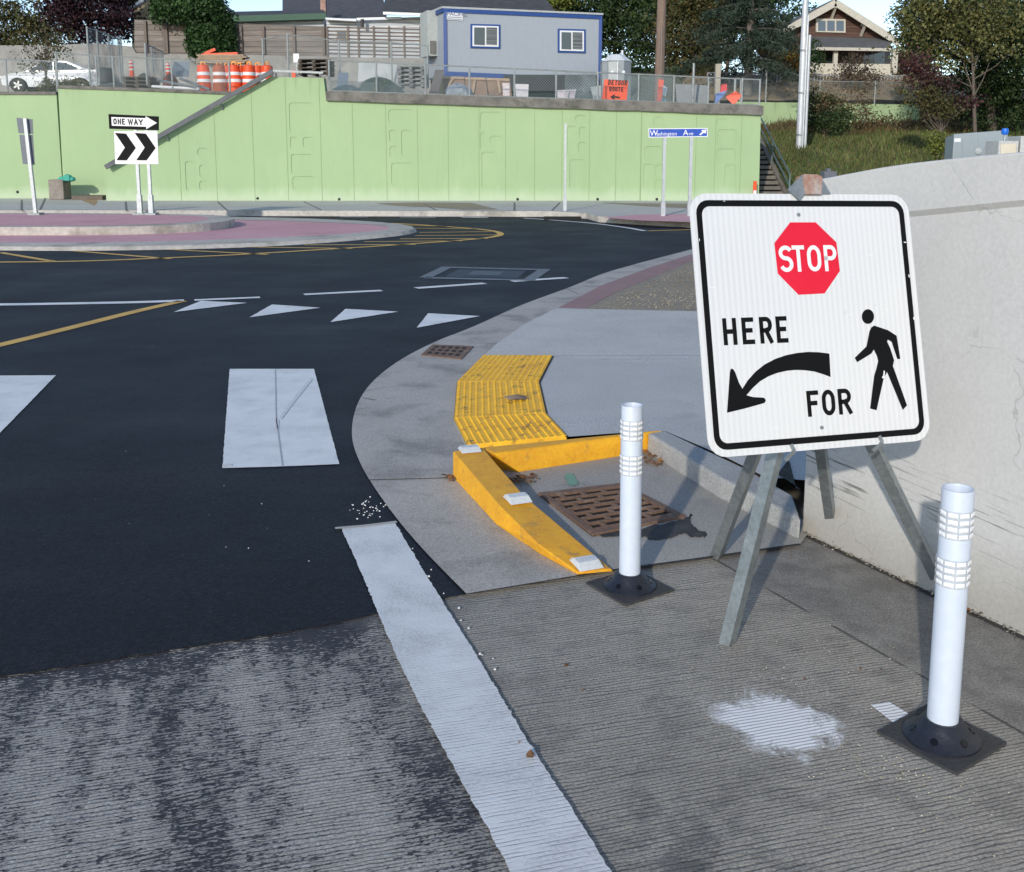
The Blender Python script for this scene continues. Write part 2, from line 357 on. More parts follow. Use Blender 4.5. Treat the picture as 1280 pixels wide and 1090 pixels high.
SCRIM = m_chain('chain_link_with_scrim', (.20,.25,.27), .06, .1, .6)
SCRIM2 = m_chain('dark_scrim', (.08,.11,.13), .06, .1, .6)
BARK = mat('bark', (.09,.07,.055), .9, (.14,.115,.09), 10, .9, .6, 25, stretch=(3,3,.6))
POLEW = mat('weathered_pole_wood', (.24,.17,.13), .85, (.14,.10,.08), 6, .9, .5, 20, stretch=(6,6,.4))
COPE = mat('dark_coping', (.13,.122,.108), .9, (.22,.205,.18), 3, .9, .3, 25, stain=(.05,.055,.04), sscale=2.5)
CONCB = mat('old_concrete', (.33,.32,.295), .9, (.22,.215,.20), 1.5, .9, .3, 20, stain=(.14,.13,.12), sscale=.8)
FENCEW = m_boards('fence_boards', (.17,.145,.125), (.22,.19,.165), .26)
WOODN = mat('raw_lumber', (.42,.31,.21), .8, (.30,.22,.15), 4, .8, .2, 30)
GLASS = plain('window_glass', (.05,.065,.075), .08, 0, spec=.9)

# ------------------------------------------------------------------ mesh builder
class MB:
    def __init__(s): s.v = []; s.f = []
    def add(s, vs, fs):
        o = len(s.v); s.v += [tuple(x) for x in vs]; s.f += [tuple(i+o for i in f) for f in fs]; return s
    def box(s, c, d, rot=None):
        hx, hy, hz = d[0]/2, d[1]/2, d[2]/2; c = Vector(c)
        vs = [Vector((x, y, z)) for x in (-hx, hx) for y in (-hy, hy) for z in (-hz, hz)]
        if rot is not None: vs = [rot @ v for v in vs]
        return s.add([v+c for v in vs], [(0,1,3,2), (4,6,7,5), (0,4,5,1), (2,3,7,6), (0,2,6,4), (1,5,7,3)])
    def hexa(s, b, t):
        n = len(b); return s.add(list(b)+list(t), [tuple(reversed(range(n))), tuple(range(n, 2*n))]+[(i, (i+1) % n, (i+1) % n+n, i+n) for i in range(n)])
    def prism(s, poly, d):
        """extrude any polygon (3d points) along vector d, concave allowed"""
        d = Vector(d); n = len(poly); P = [Vector(p) for p in poly]
        tr = tessellate_polygon([P]); fs = [tuple(t) for t in tr]+[tuple(i+n for i in reversed(t)) for t in tr]
        fs += [(i, (i+1) % n, (i+1) % n+n, i+n) for i in range(n)]
        return s.add(P+[p+d for p in P], fs)
    def sheet(s, poly):
        P = [Vector(p) for p in poly]; tr = tessellate_polygon([[Vector((p.x, p.y, 0)) for p in P]])
        return s.add(P, [tuple(t) for t in tr])
    def flat(s, poly):
        P = [Vector(p) for p in poly]; return s.add(P, [tuple(t) for t in tessellate_polygon([P])])
    def tube(s, p0, p1, r0, r1=None, n=10, cap=True):
        r1 = r0 if r1 is None else r1; p0 = Vector(p0); p1 = Vector(p1); d = (p1-p0).normalized()
        a = d.orthogonal().normalized(); b = d.cross(a)
        vs = [p0+(a*math.cos(t)+b*math.sin(t))*r0 for t in [2*math.pi*i/n for i in range(n)]]
        vs += [p1+(a*math.cos(t)+b*math.sin(t))*r1 for t in [2*math.pi*i/n for i in range(n)]]
        fs = [(i, (i+1) % n, (i+1) % n+n, i+n) for i in range(n)]
        if cap: fs += [tuple(reversed(range(n))), tuple(range(n, 2*n))]
        return s.add(vs, fs)
    def beam(s, p0, p1, w, h, up=(0,0,1)):
        p0 = Vector(p0); p1 = Vector(p1); d = (p1-p0).normalized(); u = Vector(up)
        a = d.cross(u).normalized(); b = a.cross(d).normalized()
        q = [(-1,-1), (1,-1), (1,1), (-1,1)]
        return s.hexa([p0+a*x*w/2+b*y*h/2 for x, y in q], [p1+a*x*w/2+b*y*h/2 for x, y in q])
    def lathe(s, prof, n=24, c=(0,0,0)):
        c = Vector(c); k = len(prof); vs = []
        for i in range(n):
            t = 2*math.pi*i/n
            vs += [c+Vector((r*math.cos(t), r*math.sin(t), z)) for r, z in prof]
        fs = [(i*k+j, ((i+1) % n)*k+j, ((i+1) % n)*k+j+1, i*k+j+1) for i in range(n) for j in range(k-1)]
        return s.add(vs, fs)
    def build(s, name, m, parent=None, smooth=False, bevel=0, segs=2, **t):
        me = bpy.data.meshes.new(name)
        off = parent.get('_w', (0,0,0)) if parent else t.get('at', (0,0,0))
        off = Vector(off)
        me.from_pydata([tuple(Vector(v)-off) for v in s.v], [], s.f); me.materials.append(m)
        bm = bmesh.new(); bm.from_mesh(me); bmesh.ops.recalc_face_normals(bm, faces=bm.faces) if t.get('recalc', True) else None
        bm.to_mesh(me); bm.free()
        if smooth:
            me.polygons.foreach_set('use_smooth', [True]*len(me.polygons)); me.set_sharp_from_angle(angle=R(38))
        o = bpy.data.objects.new(name, me); COL.objects.link(o)
        if parent: o.parent = parent; o['_w'] = parent['_w']
        else: o.location = off; o['_w'] = tuple(off)
        if bevel:
            md = o.modifiers.new('bevel', 'BEVEL'); md.width = bevel; md.segments = segs; md.limit_method = 'ANGLE'; md.angle_limit = R(40)
        for k in ('label', 'category', 'group', 'kind'):
            if t.get(k): o[k] = t[k]
        return o
def thing(name, loc, label, category, group=None, kind=None):
    o = bpy.data.objects.new(name, None); COL.objects.link(o); o.location = loc; o['_w'] = tuple(Vector(loc))
    o.empty_display_size = .2
    o['label'] = label; o['category'] = category
    if group: o['group'] = group
    if kind: o['kind'] = kind
    return o
def struct(o, label=None):
    o['kind'] = 'structure'
    if label: o['label'] = label
    return o
def smooth_line(pts, n=6, closed=False):
    P = [Vector(p) for p in pts]; out = []; m = len(P)
    rng = range(m if closed else m-1)
    for i in rng:
        p1, p2 = P[i], P[(i+1) % m]; p0 = P[(i-1) % m] if closed or i > 0 else p1; p3 = P[(i+2) % m] if closed or i+2 < m else p2
        for j in range(n):
            t = j/n; out.append(.5*((2*p1)+(p2-p0)*t+(2*p0-5*p1+4*p2-p3)*t*t+(3*p1-p0-3*p2+p3)*t**3))
    if not closed: out.append(P[-1])
    return out
def spx(pts, n=6, closed=False):   # smooth a pixel polyline
    return [(p.x, p.y) for p in smooth_line([(x, y, 0) for x, y in pts], n, closed)]
def ribbon(pts, w, closed=False):
    """2d polyline -> list of quads (verts, faces) with mitred joins"""
    P = [Vector(p) for p in pts]; n = len(P); Lp = []; Rp = []
    for i in range(n):
        a = P[i-1] if (i > 0 or closed) else None; c = P[(i+1) % n] if (i < n-1 or closed) else None
        d1 = (P[i]-a).normalized() if a is not None else None; d2 = (c-P[i]).normalized() if c is not None else None
        d1 = d1 or d2; d2 = d2 or d1
        n1 = Vector((-d1.y, d1.x)); n2 = Vector((-d2.y, d2.x)); mm = (n1+n2)
        mm = mm.normalized() if mm.length > 1e-6 else n1
        k = w/2/max(.35, mm.dot(n1))
        Lp.append(P[i]+mm*k); Rp.append(P[i]-mm*k)
    vs = Lp+Rp; m = n if closed else n-1
    return vs, [(i, i+n, (i+1) % n+n, (i+1) % n) for i in range(m)]
def band3(pts, w, z=None):
    """ground ribbon through 3d points"""
    vs, fs = ribbon([(p.x, p.y) for p in pts], w)
    return [Vector((v.x, v.y, pts[i % len(pts)].z)) for i, v in enumerate(vs)], fs

# ------------------------------------------------------------------ stroke lettering
def arc(cx, cy, rx, ry, a0, a1, n=10):
    return [(cx+rx*math.cos(R(a0+(a1-a0)*i/n)), cy+ry*math.sin(R(a0+(a1-a0)*i/n))) for i in range(n+1)]
GL = {
 'S': [(arc(.5,.76,.5,.24,24,250,14)+arc(.5,.26,.5,.26,70,-157,14), 0)],
 'T': [([(.5,0), (.5,1)], 0), ([(-.05,1), (1.05,1)], 0)],
 'O': [(arc(.5,.66,.5,.34,0,180)+arc(.5,.34,.5,.34,180,360), 1)],
 'P': [([(0,0), (0,1), (.55,1)]+arc(.55,.745,.45,.255,80,-80)+[(.55,.49), (0,.49)], 0)],
 'H': [([(0,0), (0,1)], 0), ([(1,0), (1,1)], 0), ([(0,.5), (1,.5)], 0)],
 'E': [([(.95,1), (0,1), (0,0), (.98,0)], 0), ([(0,.52), (.78,.52)], 0)],
 'F': [([(.98,1), (0,1), (0,0)], 0), ([(0,.52), (.78,.52)], 0)],
 'R': [([(0,0), (0,1), (.55,1)]+arc(.55,.745,.45,.255,80,-80)+[(.55,.49), (0,.49)], 0), ([(.5,.49), (1,0)], 0)],
 'N': [([(0,0), (0,1), (1,0), (1,1)], 0)],
 'W': [([(0,1), (.25,0), (.5,.95), (.75,0), (1,1)], 0)],
 'A': [([(0,0), (.5,1), (1,0)], 0), ([(.18,.32), (.82,.32)], 0)],
 'Y': [([(0,1), (.5,.48), (1,1)], 0), ([(.5,.48), (.5,0)], 0)],
 'D': [([(0,0), (0,1), (.4,1)]+arc(.4,.5,.6,.5,80,-80)+[(.4,0), (0,0)], 0)],
 'U': [([(0,1), (0,.32)]+arc(.5,.32,.5,.32,190,350)+[(1,.32), (1,1)], 0)],
}
def letters(mb, text, x0, z0, x1, z1, sw, fr, spans=None, off=.0016):
    """stroke lettering in frame fr(x,z,offset); box x0..x1, baseline z0, cap z1"""
    n = len(text)
    if spans is None:
        u = 1/(n+(n-1)*.34); spans = [(i*u*1.34, i*u*1.34+u) for i in range(n)]
    for ch, (a, b) in zip(text, spans):
        if ch == ' ': continue
        ax = x0+(x1-x0)*a+sw/2; bx = x0+(x1-x0)*b-sw/2; az = z0+sw/2; bz = z1-sw/2
        for k, (pl, cl) in enumerate(GL[ch]):
            pts = []
            for (x, z) in pl:
                zz = az+(bz-az)*z
                pts.append((ax+(bx-ax)*x, zz))
            if not cl and ch != 'S':
                e0, e1 = Vector(pts[0]), Vector(pts[-1]); d0 = (e0-Vector(pts[1])).normalized(); d1 = (e1-Vector(pts[-2])).normalized()
                pts[0] = tuple(e0+d0*sw*.5); pts[-1] = tuple(e1+d1*sw*.5)
            vs, fs = ribbon(pts, sw, cl)
            mb.add([fr(v.x, v.y, off+.0004*k) for v in vs], fs)
def text_mesh(body, size, fr, off=.002, bold=.0, sx=1.0):
    cu = bpy.data.curves.new('t', 'FONT'); cu.body = body; cu.size = size; cu.offset = bold
    o = bpy.data.objects.new('t', cu); COL.objects.link(o)
    dg = bpy.context.evaluated_depsgraph_get(); me = o.evaluated_get(dg).to_mesh()
    vs = [fr(v.co.x*sx, v.co.y, off) for v in me.vertices]; fs = [tuple(p.vertices) for p in me.polygons]
    o.evaluated_get(dg).to_mesh_clear(); bpy.data.objects.remove(o); bpy.data.curves.remove(cu)
    return vs, fs
def frame(o, xa, za):
    o = Vector(o); xa = Vector(xa).normalized(); za = Vector(za).normalized(); nn = xa.cross(za)   # points to the viewer for xa=+X, za=+Z -> -Y
    return lambda x, z, off=0: o+xa*x+za*z+nn*off
def rrect(w, h, r, n=5):
    out = []
    for cx, cz, a in ((w/2-r, h/2-r, 0), (-w/2+r, h/2-r, 90), (-w/2+r, -h/2+r, 180), (w/2-r, -h/2+r, 270)):
        out += [(cx+r*math.cos(R(a+90*i/n)), cz+r*math.sin(R(a+90*i/n))) for i in range(n+1)]
    return out

# ------------------------------------------------------------------ world and sun
w = bpy.data.worlds.new('World'); SC.world = w; w.use_nodes = True
sky = w.node_tree.nodes.new('ShaderNodeTexSky'); sky.sky_type = 'NISHITA'; sky.sun_disc = False
SUN_EL, SUN_AZ = R(20.5), R(200)
sky.sun_elevation = SUN_EL; sky.sun_rotation = SUN_AZ; sky.air_density = .75; sky.dust_density = .2; sky.ozone_density = .8
bg = w.node_tree.nodes['Background']; bg.inputs[1].default_value = .15
w.node_tree.links.new(sky.outputs[0], bg.inputs[0])
sl = bpy.data.lights.new('sun', 'SUN'); sl.energy = 2.1; sl.angle = R(1.0); sl.color = (1, .93, .83)
so = bpy.data.objects.new('sun', sl); COL.objects.link(so); so.location = (-10, -20, 20)
sd = Vector((math.sin(SUN_AZ)*math.cos(SUN_EL), math.cos(SUN_AZ)*math.cos(SUN_EL), math.sin(SUN_EL)))
so.rotation_euler = sd.to_track_quat('Z', 'Y').to_euler()
SC.view_settings.view_transform = 'Standard'; SC.view_settings.look = 'None'; SC.view_settings.gamma = 1; SC.view_settings.exposure = .5

# =================================================================== GROUND AND ROAD
g = MB().sheet([(-260,-120,-.05), (260,-120,-.05), (260,420,-.05), (-260,420,-.05)])
struct(g.build('ground', mat('bare_earth', (.12,.10,.075), .95, (.17,.15,.11), .8)), 'bare brown earth under the whole street')
tc = MB().sheet([(-45,-16,0), (6,-16,0), (3.4,-.4,0), G(1280,797), (1.215,4.02,0), (1.2,4.2,0), G(1000,660), G(900,660), G(700,700), G(560,720), G(300,770), G(-200,850), (-45,-12,0)])
CONC = struct(tc.build('old_road', TINED), 'weathered grey transversely grooved concrete road in the foreground')
edge = [(-30,-9.2,.006), (-8,.08,.006)]
nb = [G(x, y+random.uniform(-1.2,1.2), .006) for x, y in spx([(0,846),(100,831),(200,814),(300,799),(400,782),(470,767),(530,752),(583,742)], 9)]
outer = spx([(583,742),(535,693),(500,653),(470,612),(450,578),(440,545),(445,510),(463,480),(497,452),(542,428),(592,408),(650,382),(712,359),(751,343),(791,331),(863,312)], 5)
inset = [G(x+(14 if y > 430 else 6), y+(2 if y < 430 else 0), .006) for x, y in outer[4:]]
far = [G(1000,293,.006), Vector((40,22,.006)), Vector((60,24,.006)), Vector((60,22.8,.006))]
farc = [(-600,269.6),(0,269.6),(300,270),(500,270.5),(690,271),(745,274),(800,281),(860,285),(1000,289)]
fc = [G(x, y, .006) for x, y in farc]
asph = nb+inset+[G(1000,293,.006), Vector((30,18,.006)), Vector((30,23,.006))]+list(reversed(fc))+[Vector((-60,27,.006)), Vector((-60,-18,.006))]
ROAD = struct(MB().sheet(asph).build('road', ASPH), 'fresh black asphalt of the roundabout')
# gutter apron
inner_n = [(722,719),(672,690),(620,655),(585,618),(566,597)]
inner_c = spx([(566,597),(558,575),(553,540),(555,505),(566,478),(590,452),(619,431),(654,406),(697,385),(751,357),(810,335),(863,318)], 5)
ap = [G(x, y, .012) for x, y in outer]+[G(1000,289.5,.012), G(1000,294,.012)]+[G(x+(34 if y > 430 else 12), y+3, .012) for x, y in reversed(inner_c[5:])]+[G(600,560,.012), G(640,620,.012), G(726,712,.012)]+[G(722,719.5,.012)]
APR = struct(MB().sheet(ap).build('gutter_pan', APRON), 'smooth grey concrete gutter pan curving round the corner')
# control joints in the apron
jm = MB()
for a, b_ in (((447,600),(566,597)), ((583,742.5),(722,719.5)), ((700,357),(722,367)), ((453,497),(470,500))):
    vs, fs = band3([G(*a, .0145), G(*b_, .0145)], .008); jm.add(vs, fs)
vs, fs = band3([G(722,719.5,.0145), G(766,712.5,.0145), G(860,700,.0145), G(1000,680,.0145)], .016); jm.add(vs, fs)
DARK = plain('joint_dark', (.03,.028,.026), .9)
jm.build('joint', DARK, APR)
# pad under the near drain
pad = MB().sheet([G(722,719.5,.01), G(766,712.5,.01), G(1000,680.5,.01), Vector((1.24,4.06,.01)), G(1004,650,.01), G(940,610,.01), G(830,552,.01), G(600,560,.01), G(575,585,.01)])
PADO = struct(pad.build('drain_pad', PAD), 'sunken grey concrete pad around the rusty drain grate')

# sidewalk with ramp
def g3(t): return G(*t)
tA = dict(TL=(604,445,.025), TR=(691,445,.09), BR=(674,478,.09), BL=(571,478,.025))
tB = dict(TL=(571,478,.025), TR=(674,478,.09), BR=(683,518,.09), BL=(567,524,.025))
tC = dict(TL=(567,524,.025), TR=(683,518,.09), BR=(709,546,.1), BL=(584,558,.03))
walk = [(604,445,.02),(619,431,.04),(654,406,.07),(691,387,.1),(697,385,.1),(730,386,.1),(800,387.5,.1),(869,389,.1),(1000,391,.1)]
walkv = [g3(t) for t in walk]+[Vector((9,11,.1)), Vector((6,4.9,.1)), Vector((1.7,4.35,.1))]+[g3(t) for t in [(1004,600,.1),(956,596,.1),(900,568,.1),(832,539,.1),(770,541.5,.1),(709,546,.1),(683,518,.09),(674,478,.09),(691,445,.09)]]
WALKO = struct(MB().sheet(walkv).build('sidewalk', WALK), 'pale blue grey concrete sidewalk and ramp at the corner')
# skirt of the sidewalk down to the gutter
sk = MB(); top = [g3(t) for t in [(584,558,.03),(567,524,.025),(571,478,.025)]+walk[:5]]
bot = [Vector((p.x, p.y, .008)) for p in top]
sk.add(top+bot, [(i, i+1, i+1+len(top), i+len(top)) for i in range(len(top)-1)]); sk.build('kerb_face', CURBC, WALKO)
jm = MB()
for a, b_ in (((604,444.5,.06),(1000,444,.103)), ((709,545,.104),(691,443,.096))):
    pass
vs, fs = band3([G(691,444.6,.095), G(780,444.4,.103), G(880,444.2,.103), G(1000,444,.103)], .009); jm.add(vs, fs)
jm.build('joint', plain('joint_grey', (.13,.13,.13), .9), WALKO)
# dark grout round the panels
gm = MB()
gl = [G(709,546,.104), G(683,518,.094), G(674,478,.094), G(691,445,.094)]
vs, fs = band3(gl, .016); gm.add(vs, fs)
gm.build('grout', DARK, WALKO)
# gravel strip + pink border
pinkv = [(697,385,.1),(751,357,.1),(810,335,.1),(863,318,.1),(1000,297,.1),(1000,302,.1),(863,327,.1),(771,365,.1),(730,386,.1)]
struct(MB().sheet([g3((x, y, .1)) for x, y, z in pinkv]).build('border_strip', PINK2), 'dull pink concrete border strip beside the curving kerb')
grv = [(730,386,.098),(771,365,.098),(863,327,.098),(1000,302,.098)]
grvv = [g3(t) for t in grv]+[Vector((22,15,.098)), Vector((9,11,.098)), g3((1000,391,.098)), g3((869,389,.098))]
GRAV = mat('pea_gravel', (.25,.21,.155), .9, (.33,.285,.22), 30, 1, .6, 55, stain=(.19,.165,.12), sscale=3, bdist=.02)
gb = struct(MB().sheet(grvv).build('gravel_bed', GRAV), 'tan pea gravel bed between the walk and the pink border')
# loose pebbles
pm = MB()
for i in range(5200):
    u, v_ = random.random(), random.random()
    X = random.uniform(.4, 2.6); Y = random.uniform(8.0, 15)
    px_ = 640+1280*X/(Y*.9877+.22)
    q = Vector((X, Y, .1)); d_ = Y*cp-(q.z-CH)*sp; py_ = CY-F*(Y*sp+(q.z-CH)*cp)/d_; px_ = CX+F*X/d_
    if px_ > 870 or py_ > 386 or py_ < 330: continue
    if px_ < 738+(386-py_)*2.25+2: continue
    r = random.uniform(.006, .013)
    pm.lathe([(0,-r*.3), (r,0), (0,r*.7)], 5, (X, Y, .1))
pb = pm.build('pebbles', island_mat('pebble', [(.19,.16,.12),(.26,.22,.16),(.33,.29,.23),(.22,.18,.13)], .8), kind='stuff', label='loose tan pebbles of the gravel bed')

# =================================================================== TACTILE PANELS
def bil(q, u, v_):
    a, b_, c, d = q['TL'], q['TR'], q['BR'], q['BL']
    A, B, C, D = g3(a), g3(b_), g3(c), g3(d)
    return A*(1-u)*(1-v_)+B*u*(1-v_)+C*u*v_+D*(1-u)*v_
TL = ['yellow tactile panel farthest up the ramp with slanted ribs', 'middle yellow tactile panel with the cardboard scrap on it', 'yellow tactile panel touching the yellow cross kerb']
for q, lab, nx, ny in ((tA, TL[0], 14, 14), (tB, TL[1], 14, 14), (tC, TL[2], 14, 14)):
    t = thing('tactile_panel', bil(q, .5, .5), lab, 'tactile paving', 'yellow tactile panels on the ramp')
    e = .006
    cs = [bil(q, e, e), bil(q, 1-e, e), bil(q, 1-e, 1-e), bil(q, e, 1-e)]
    MB().prism([c+Vector((0,0,-.02)) for c in cs], (0,0,.028)).build('slab', TACT, t)
    dm = MB()
    for i in range(nx):
        for j in range(ny):
            u, v_ = (i+.5)/nx, (j+.5)/ny
            c = bil(q, u, v_); ru = (bil(q, min(1,u+.5/nx), v_)-c).length; rv = (bil(q, u, min(1,v_+.5/ny))-c).length
            r0 = min(.52*ru, .02); 
            du = (bil(q, .9, v_)-bil(q, .1, v_)).normalized(); dv = (bil(q, u, .9)-bil(q, u, .1)).normalized()
            vs = []; n = 8
            for r_, z_ in ((1,.0075), (.62,.0135)):
                for k in range(n):
                    a = 2*math.pi*k/n; vs.append(c+du*(.50*ru*r_*math.cos(a))+dv*(.86*rv*r_*math.sin(a))+Vector((0,0,z_)))
            dm.add(vs, [(k, (k+1) % n, (k+1) % n+n, k+n) for k in range(n)]+[tuple(range(n, 2*n))])
    dm.build('domes', TACT, t, smooth=True)
c0 = G(645,499,.085)
cm = MB()
pl = [(-.075,-.02),(-.05,.045),(.0,.03),(.055,.05),(.085,.01),(.06,-.03),(.0,-.045),(-.045,-.04)]
cm.add([c0+Vector((x,y,.012+.012*math.sin(x*60))) for x,y in pl]+[c0+Vector((x,y,.015+.012*math.sin(x*60))) for x,y in pl]+[c0+Vector((0,0,.03))], [tuple(reversed(range(8)))]+[(i,(i+1)%8,16) for i in range(8)])
cm.build('cardboard_scrap', mat('cardboard', (.22,.165,.115), .85, (.15,.11,.08), 20, .8), label='torn brown cardboard scrap lying on the yellow tactile panel', category='litter')

# =================================================================== KERBS
h1 = .112
FLb, FRb = G(650,592,.002), G(808,567,.002)
FLt = G(616,567,h1); FRt = Vector((FRb.x, FRb.y+.012, h1)); BRt = G(831,536.5,h1); BLt = G(602,558.5,h1)
yk = MB(); mid = lambda a, b_, t: a+(b_-a)*t
yk.hexa([FLb, FRb, Vector((BRt.x, BRt.y, .002)), Vector((BLt.x, BLt.y, .002))], [FLt, FRt, BRt, BLt])
yk.build('yellow_kerb', YEL, bevel=.014, segs=3, label='straight yellow painted kerb across the ramp behind the drain grate', category='kerb')
a0, a1, a2 = G(808,567,.002), G(900,625,.002), G(999,677,.002)
ck = MB(); f_ = [a0, a1, a2]; hh = [.112, .1, .093]
b0, b1, b2 = G(832,538,.11), G(930,584,.1), Vector((1.215,4.26,.09))
tp = [Vector((p.x+.006, p.y+.01, h)) for p, h in zip(f_, hh)]
bk = [b0, b1, b2]
n3 = f_+tp+bk+[Vector((p.x, p.y, .002)) for p in bk]
ck.add(n3, [(0,1,4,3),(1,2,5,4),(3,4,7,6),(4,5,8,7),(6,7,10,9),(7,8,11,10),(0,3,6,9),(2,11,8,5),(0,9,10,1),(1,10,11,2)])
ck.build('concrete_kerb', CURBC, bevel=.014, segs=3, label='bare grey concrete kerb running from the yellow kerb to the wall corner', category='kerb')
struct(MB().sheet([G(972,592,.106), G(985,575,.106), Vector((1.32,4.7,.106)), Vector((1.24,4.3,.106)), G(1002,612,.106), G(988,603,.106)]).build('drain_gravel', mat('black_gravel', (.02,.02,.02), .95, (.06,.06,.055), 60, 1, 1, 60, bdist=.02)), 'small gap of black gravel at the foot of the wall corner')
# wedge
bl = [G(566,597,.012), G(620,656,.012), G(675,693,.012), G(722,719,.012)]
wz = thing('wedge_kerb', G(650,650,0), 'tapered yellow wedge kerb with three white markers on top', 'kerb')
br = [G(655,594,.012), G(700,640,.012), G(735,680,.012), G(766,713.5,.012)]
tl = [G(566,564,.125), G(624,632,.098), G(672,680,.062), G(721,715,.024)]
trr = [G(603,559,.125), G(656,620,.098), G(712,667,.062), G(764,711,.024)]
# keep the right foot directly below the right top edge
br = [Vector((t.x+.012, t.y, .012)) for t in trr]
vs = bl+br+tl+trr
wm = MB().add(vs, [(0,1,9,8),(1,2,10,9),(2,3,11,10),(4,12,13,5),(5,13,14,6),(6,14,15,7),(8,9,13,12),(9,10,14,13),(10,11,15,14),(0,8,12,4),(3,7,15,11),(0,4,5,1),(1,5,6,2),(2,6,7,3)])
wm.build('body', YEL, wz, bevel=.012, segs=3)
MK = mat('marker_plastic', (.62,.64,.64), .35, (.5,.52,.53), 12, .7, .05, 60)
MKR = plain('marker_lens', (.80,.84,.86), .15)
for (px, py, z, sl_) in ((587,562,.127,.0), (647,623.5,.105,-.22), (733,704,.036,-.3)):
    c = G(px, py, z); d = (trr[3]-trr[0]).normalized() if px > 600 else (trr[1]-trr[0]).normalized()
    d = Vector((d.x, d.y, sl_*.35)).normalized(); u = Vector((0,0,1)); s_ = d.cross(u).normalized(); u = s_.cross(d)
    mk = MB().hexa([c+s_*x*.05+d*y*.05-u*.002 for x, y in ((-1,-1),(1,-1),(1,1),(-1,1))], [c+s_*x*.043+d*y*.018+u*.018 for x, y in ((-1,-1),(1,-1),(1,1),(-1,1))])
    o = mk.build('marker', MK, wz, bevel=.002)
    k0 = MB().hexa([c+s_*x*.042+d*y-u*(-.004) for x, y in ((-1,-.049),(1,-.049),(1,-.045),(-1,-.045))], [c+s_*x*.038+d*y+u*.0165 for x, y in ((-1,-.024),(1,-.024),(1,-.020),(-1,-.020))])
    k0.build('lens', MKR, o)

# =================================================================== NEAR DRAIN GRATE
gq = [G(677,619,.012), G(776,607,.012), G(852,646,.012), G(742,668,.012)]
dg = thing('drain_grate', sum(gq, Vector())/4, 'rusty cast iron drain grate with slots in the sunken pad', 'drain grate')
def bq(q, u, v_): return q[0]*(1-u)*(1-v_)+q[1]*u*(1-v_)+q[2]*u*v_+q[3]*(1-u)*v_
def cell(mb, q, u0, u1, v0, v1, z0, z1):
    b_ = [bq(q, u, v_) for u, v_ in ((u0,v0),(u1,v0),(u1,v1),(u0,v1))]
    mb.hexa([p+Vector((0,0,z0)) for p in b_], [p+Vector((0,0,z1)) for p in b_])
gmv = MB()
for a in (((-.03,1.03,-.03,.05)), ((-.03,1.03,.95,1.03)), ((-.03,.05,.05,.95)), ((.95,1.03,.05,.95))):
    cell(gmv, gq, *a, -.008, .010)
gmv.build('frame', RUST, dg, bevel=.003)
gb_ = MB(); rows = 7
for r in range(rows+1):
    v0 = .06+.88*r/rows-.015; cell(gb_, gq, .055, .945, v0, v0+.030, -.006, .012)
for r in range(rows):
    v0 = .06+.88*r/rows+.016; v1 = v0+.88/rows-.034
    for k in range(5):
        u = .06+(k+(.0 if r % 2 else .5))*.255
        if u > .93: continue
        cell(gb_, gq, u-.02 if u > .08 else .056, min(u+.022, .944), v0, v1, -.006, .0105)
gb_.build('bars', RUST, dg, bevel=.002)
pit = MB(); cell(pit, gq, .05, .95, .05, .95, -.0055, .0005); pit.build('pit', plain('pit_black', (.012,.008,.006), .9), dg)
# wet stain
def blob(pts, z, mat_, name, parent, jit=0):
    P = spx(pts, 6, True); o = MB().sheet([G(x+random.uniform(-jit,jit), y+random.uniform(-jit,jit), z) for x, y in P]).build(name, mat_, parent); return o
WET = mat('wet_concrete', (.035,.034,.033), .65, (.075,.072,.068), 16, .9, .3, 60, spec=.2)
blob([(748,668),(790,662),(830,654),(856,648),(864,642),(862,652),(870,660),(884,668),(872,671),(850,668),(835,673),(815,673),(795,669),(770,671)], .0135, WET, 'wet_stain', PADO, 2.0)
vs, fs = band3([G(676,618,.0135), G(743,670,.0135)], .02); MB().add(vs, fs).build('wet_edge', WET, PADO)
TEAL = plain('teal_paint', (.17,.33,.24), .7)
blob([(706,594),(716,592),(720,598),(722,605),(712,607),(709,600)], .0138, TEAL, 'teal_mark', PADO, 1)

# far rusty drain lid in the gutter
fq = [G(541,431,.0165), G(592,433,.0165), G(577,449,.0165), G(526,444,.0165)]
fd = thing('gutter_drain', sum(fq, Vector())/4, 'small rusty drain lid set in the curving gutter pan', 'drain grate')
lm = MB(); cell(lm, fq, 0, 1, 0, 1, -.004, .004); lm.build('lid', RUST, fd)
lm = MB()
for i in range(5):
    for j in range(3): cell(lm, fq, .1+i*.17, .2+i*.17, .14+j*.27, .3+j*.27, .0045, .0055)
lm.build('slots', plain('slot_black', (.02,.012,.01), .9), fd)

# =================================================================== ROAD MARKINGS (paint, parts of the road)
ZP = .0105
def paint(name, pts, m=WPAINT, jit=.0, dense=False, lab=None):
    P = []
    n = len(pts)
    for i in range(n):
        a, b_ = G(*pts[i], ZP), G(*pts[(i+1) % n], ZP); k = max(1, int((b_-a).length/(.03 if dense else .25)))
        for j in range(k):
            p = a+(b_-a)*(j/k); P.append(Vector((p.x+random.uniform(-jit,jit), p.y+random.uniform(-jit,jit), ZP)))
    o = MB().sheet(P).build(name, m, ROAD)
    if lab: o['label'] = lab
    return o
paint('crosswalk_stripe', [(287,461),(392.5,461),(424,580),(350,583),(278,585)], WPAINT, .0015, True)
paint('crosswalk_stripe', [(-130,470),(70,469),(0,541),(-60,600),(-300,620)], WPAINT, .0015, True)
seam = MB(); vs, fs = band3([G(344,462,.0135), G(345,520,.0135), G(353,582,.0135)], .006); seam.add(vs, fs); seam.build('paint_seam', plain('seam_grey', (.42,.44,.45), .7), ROAD)
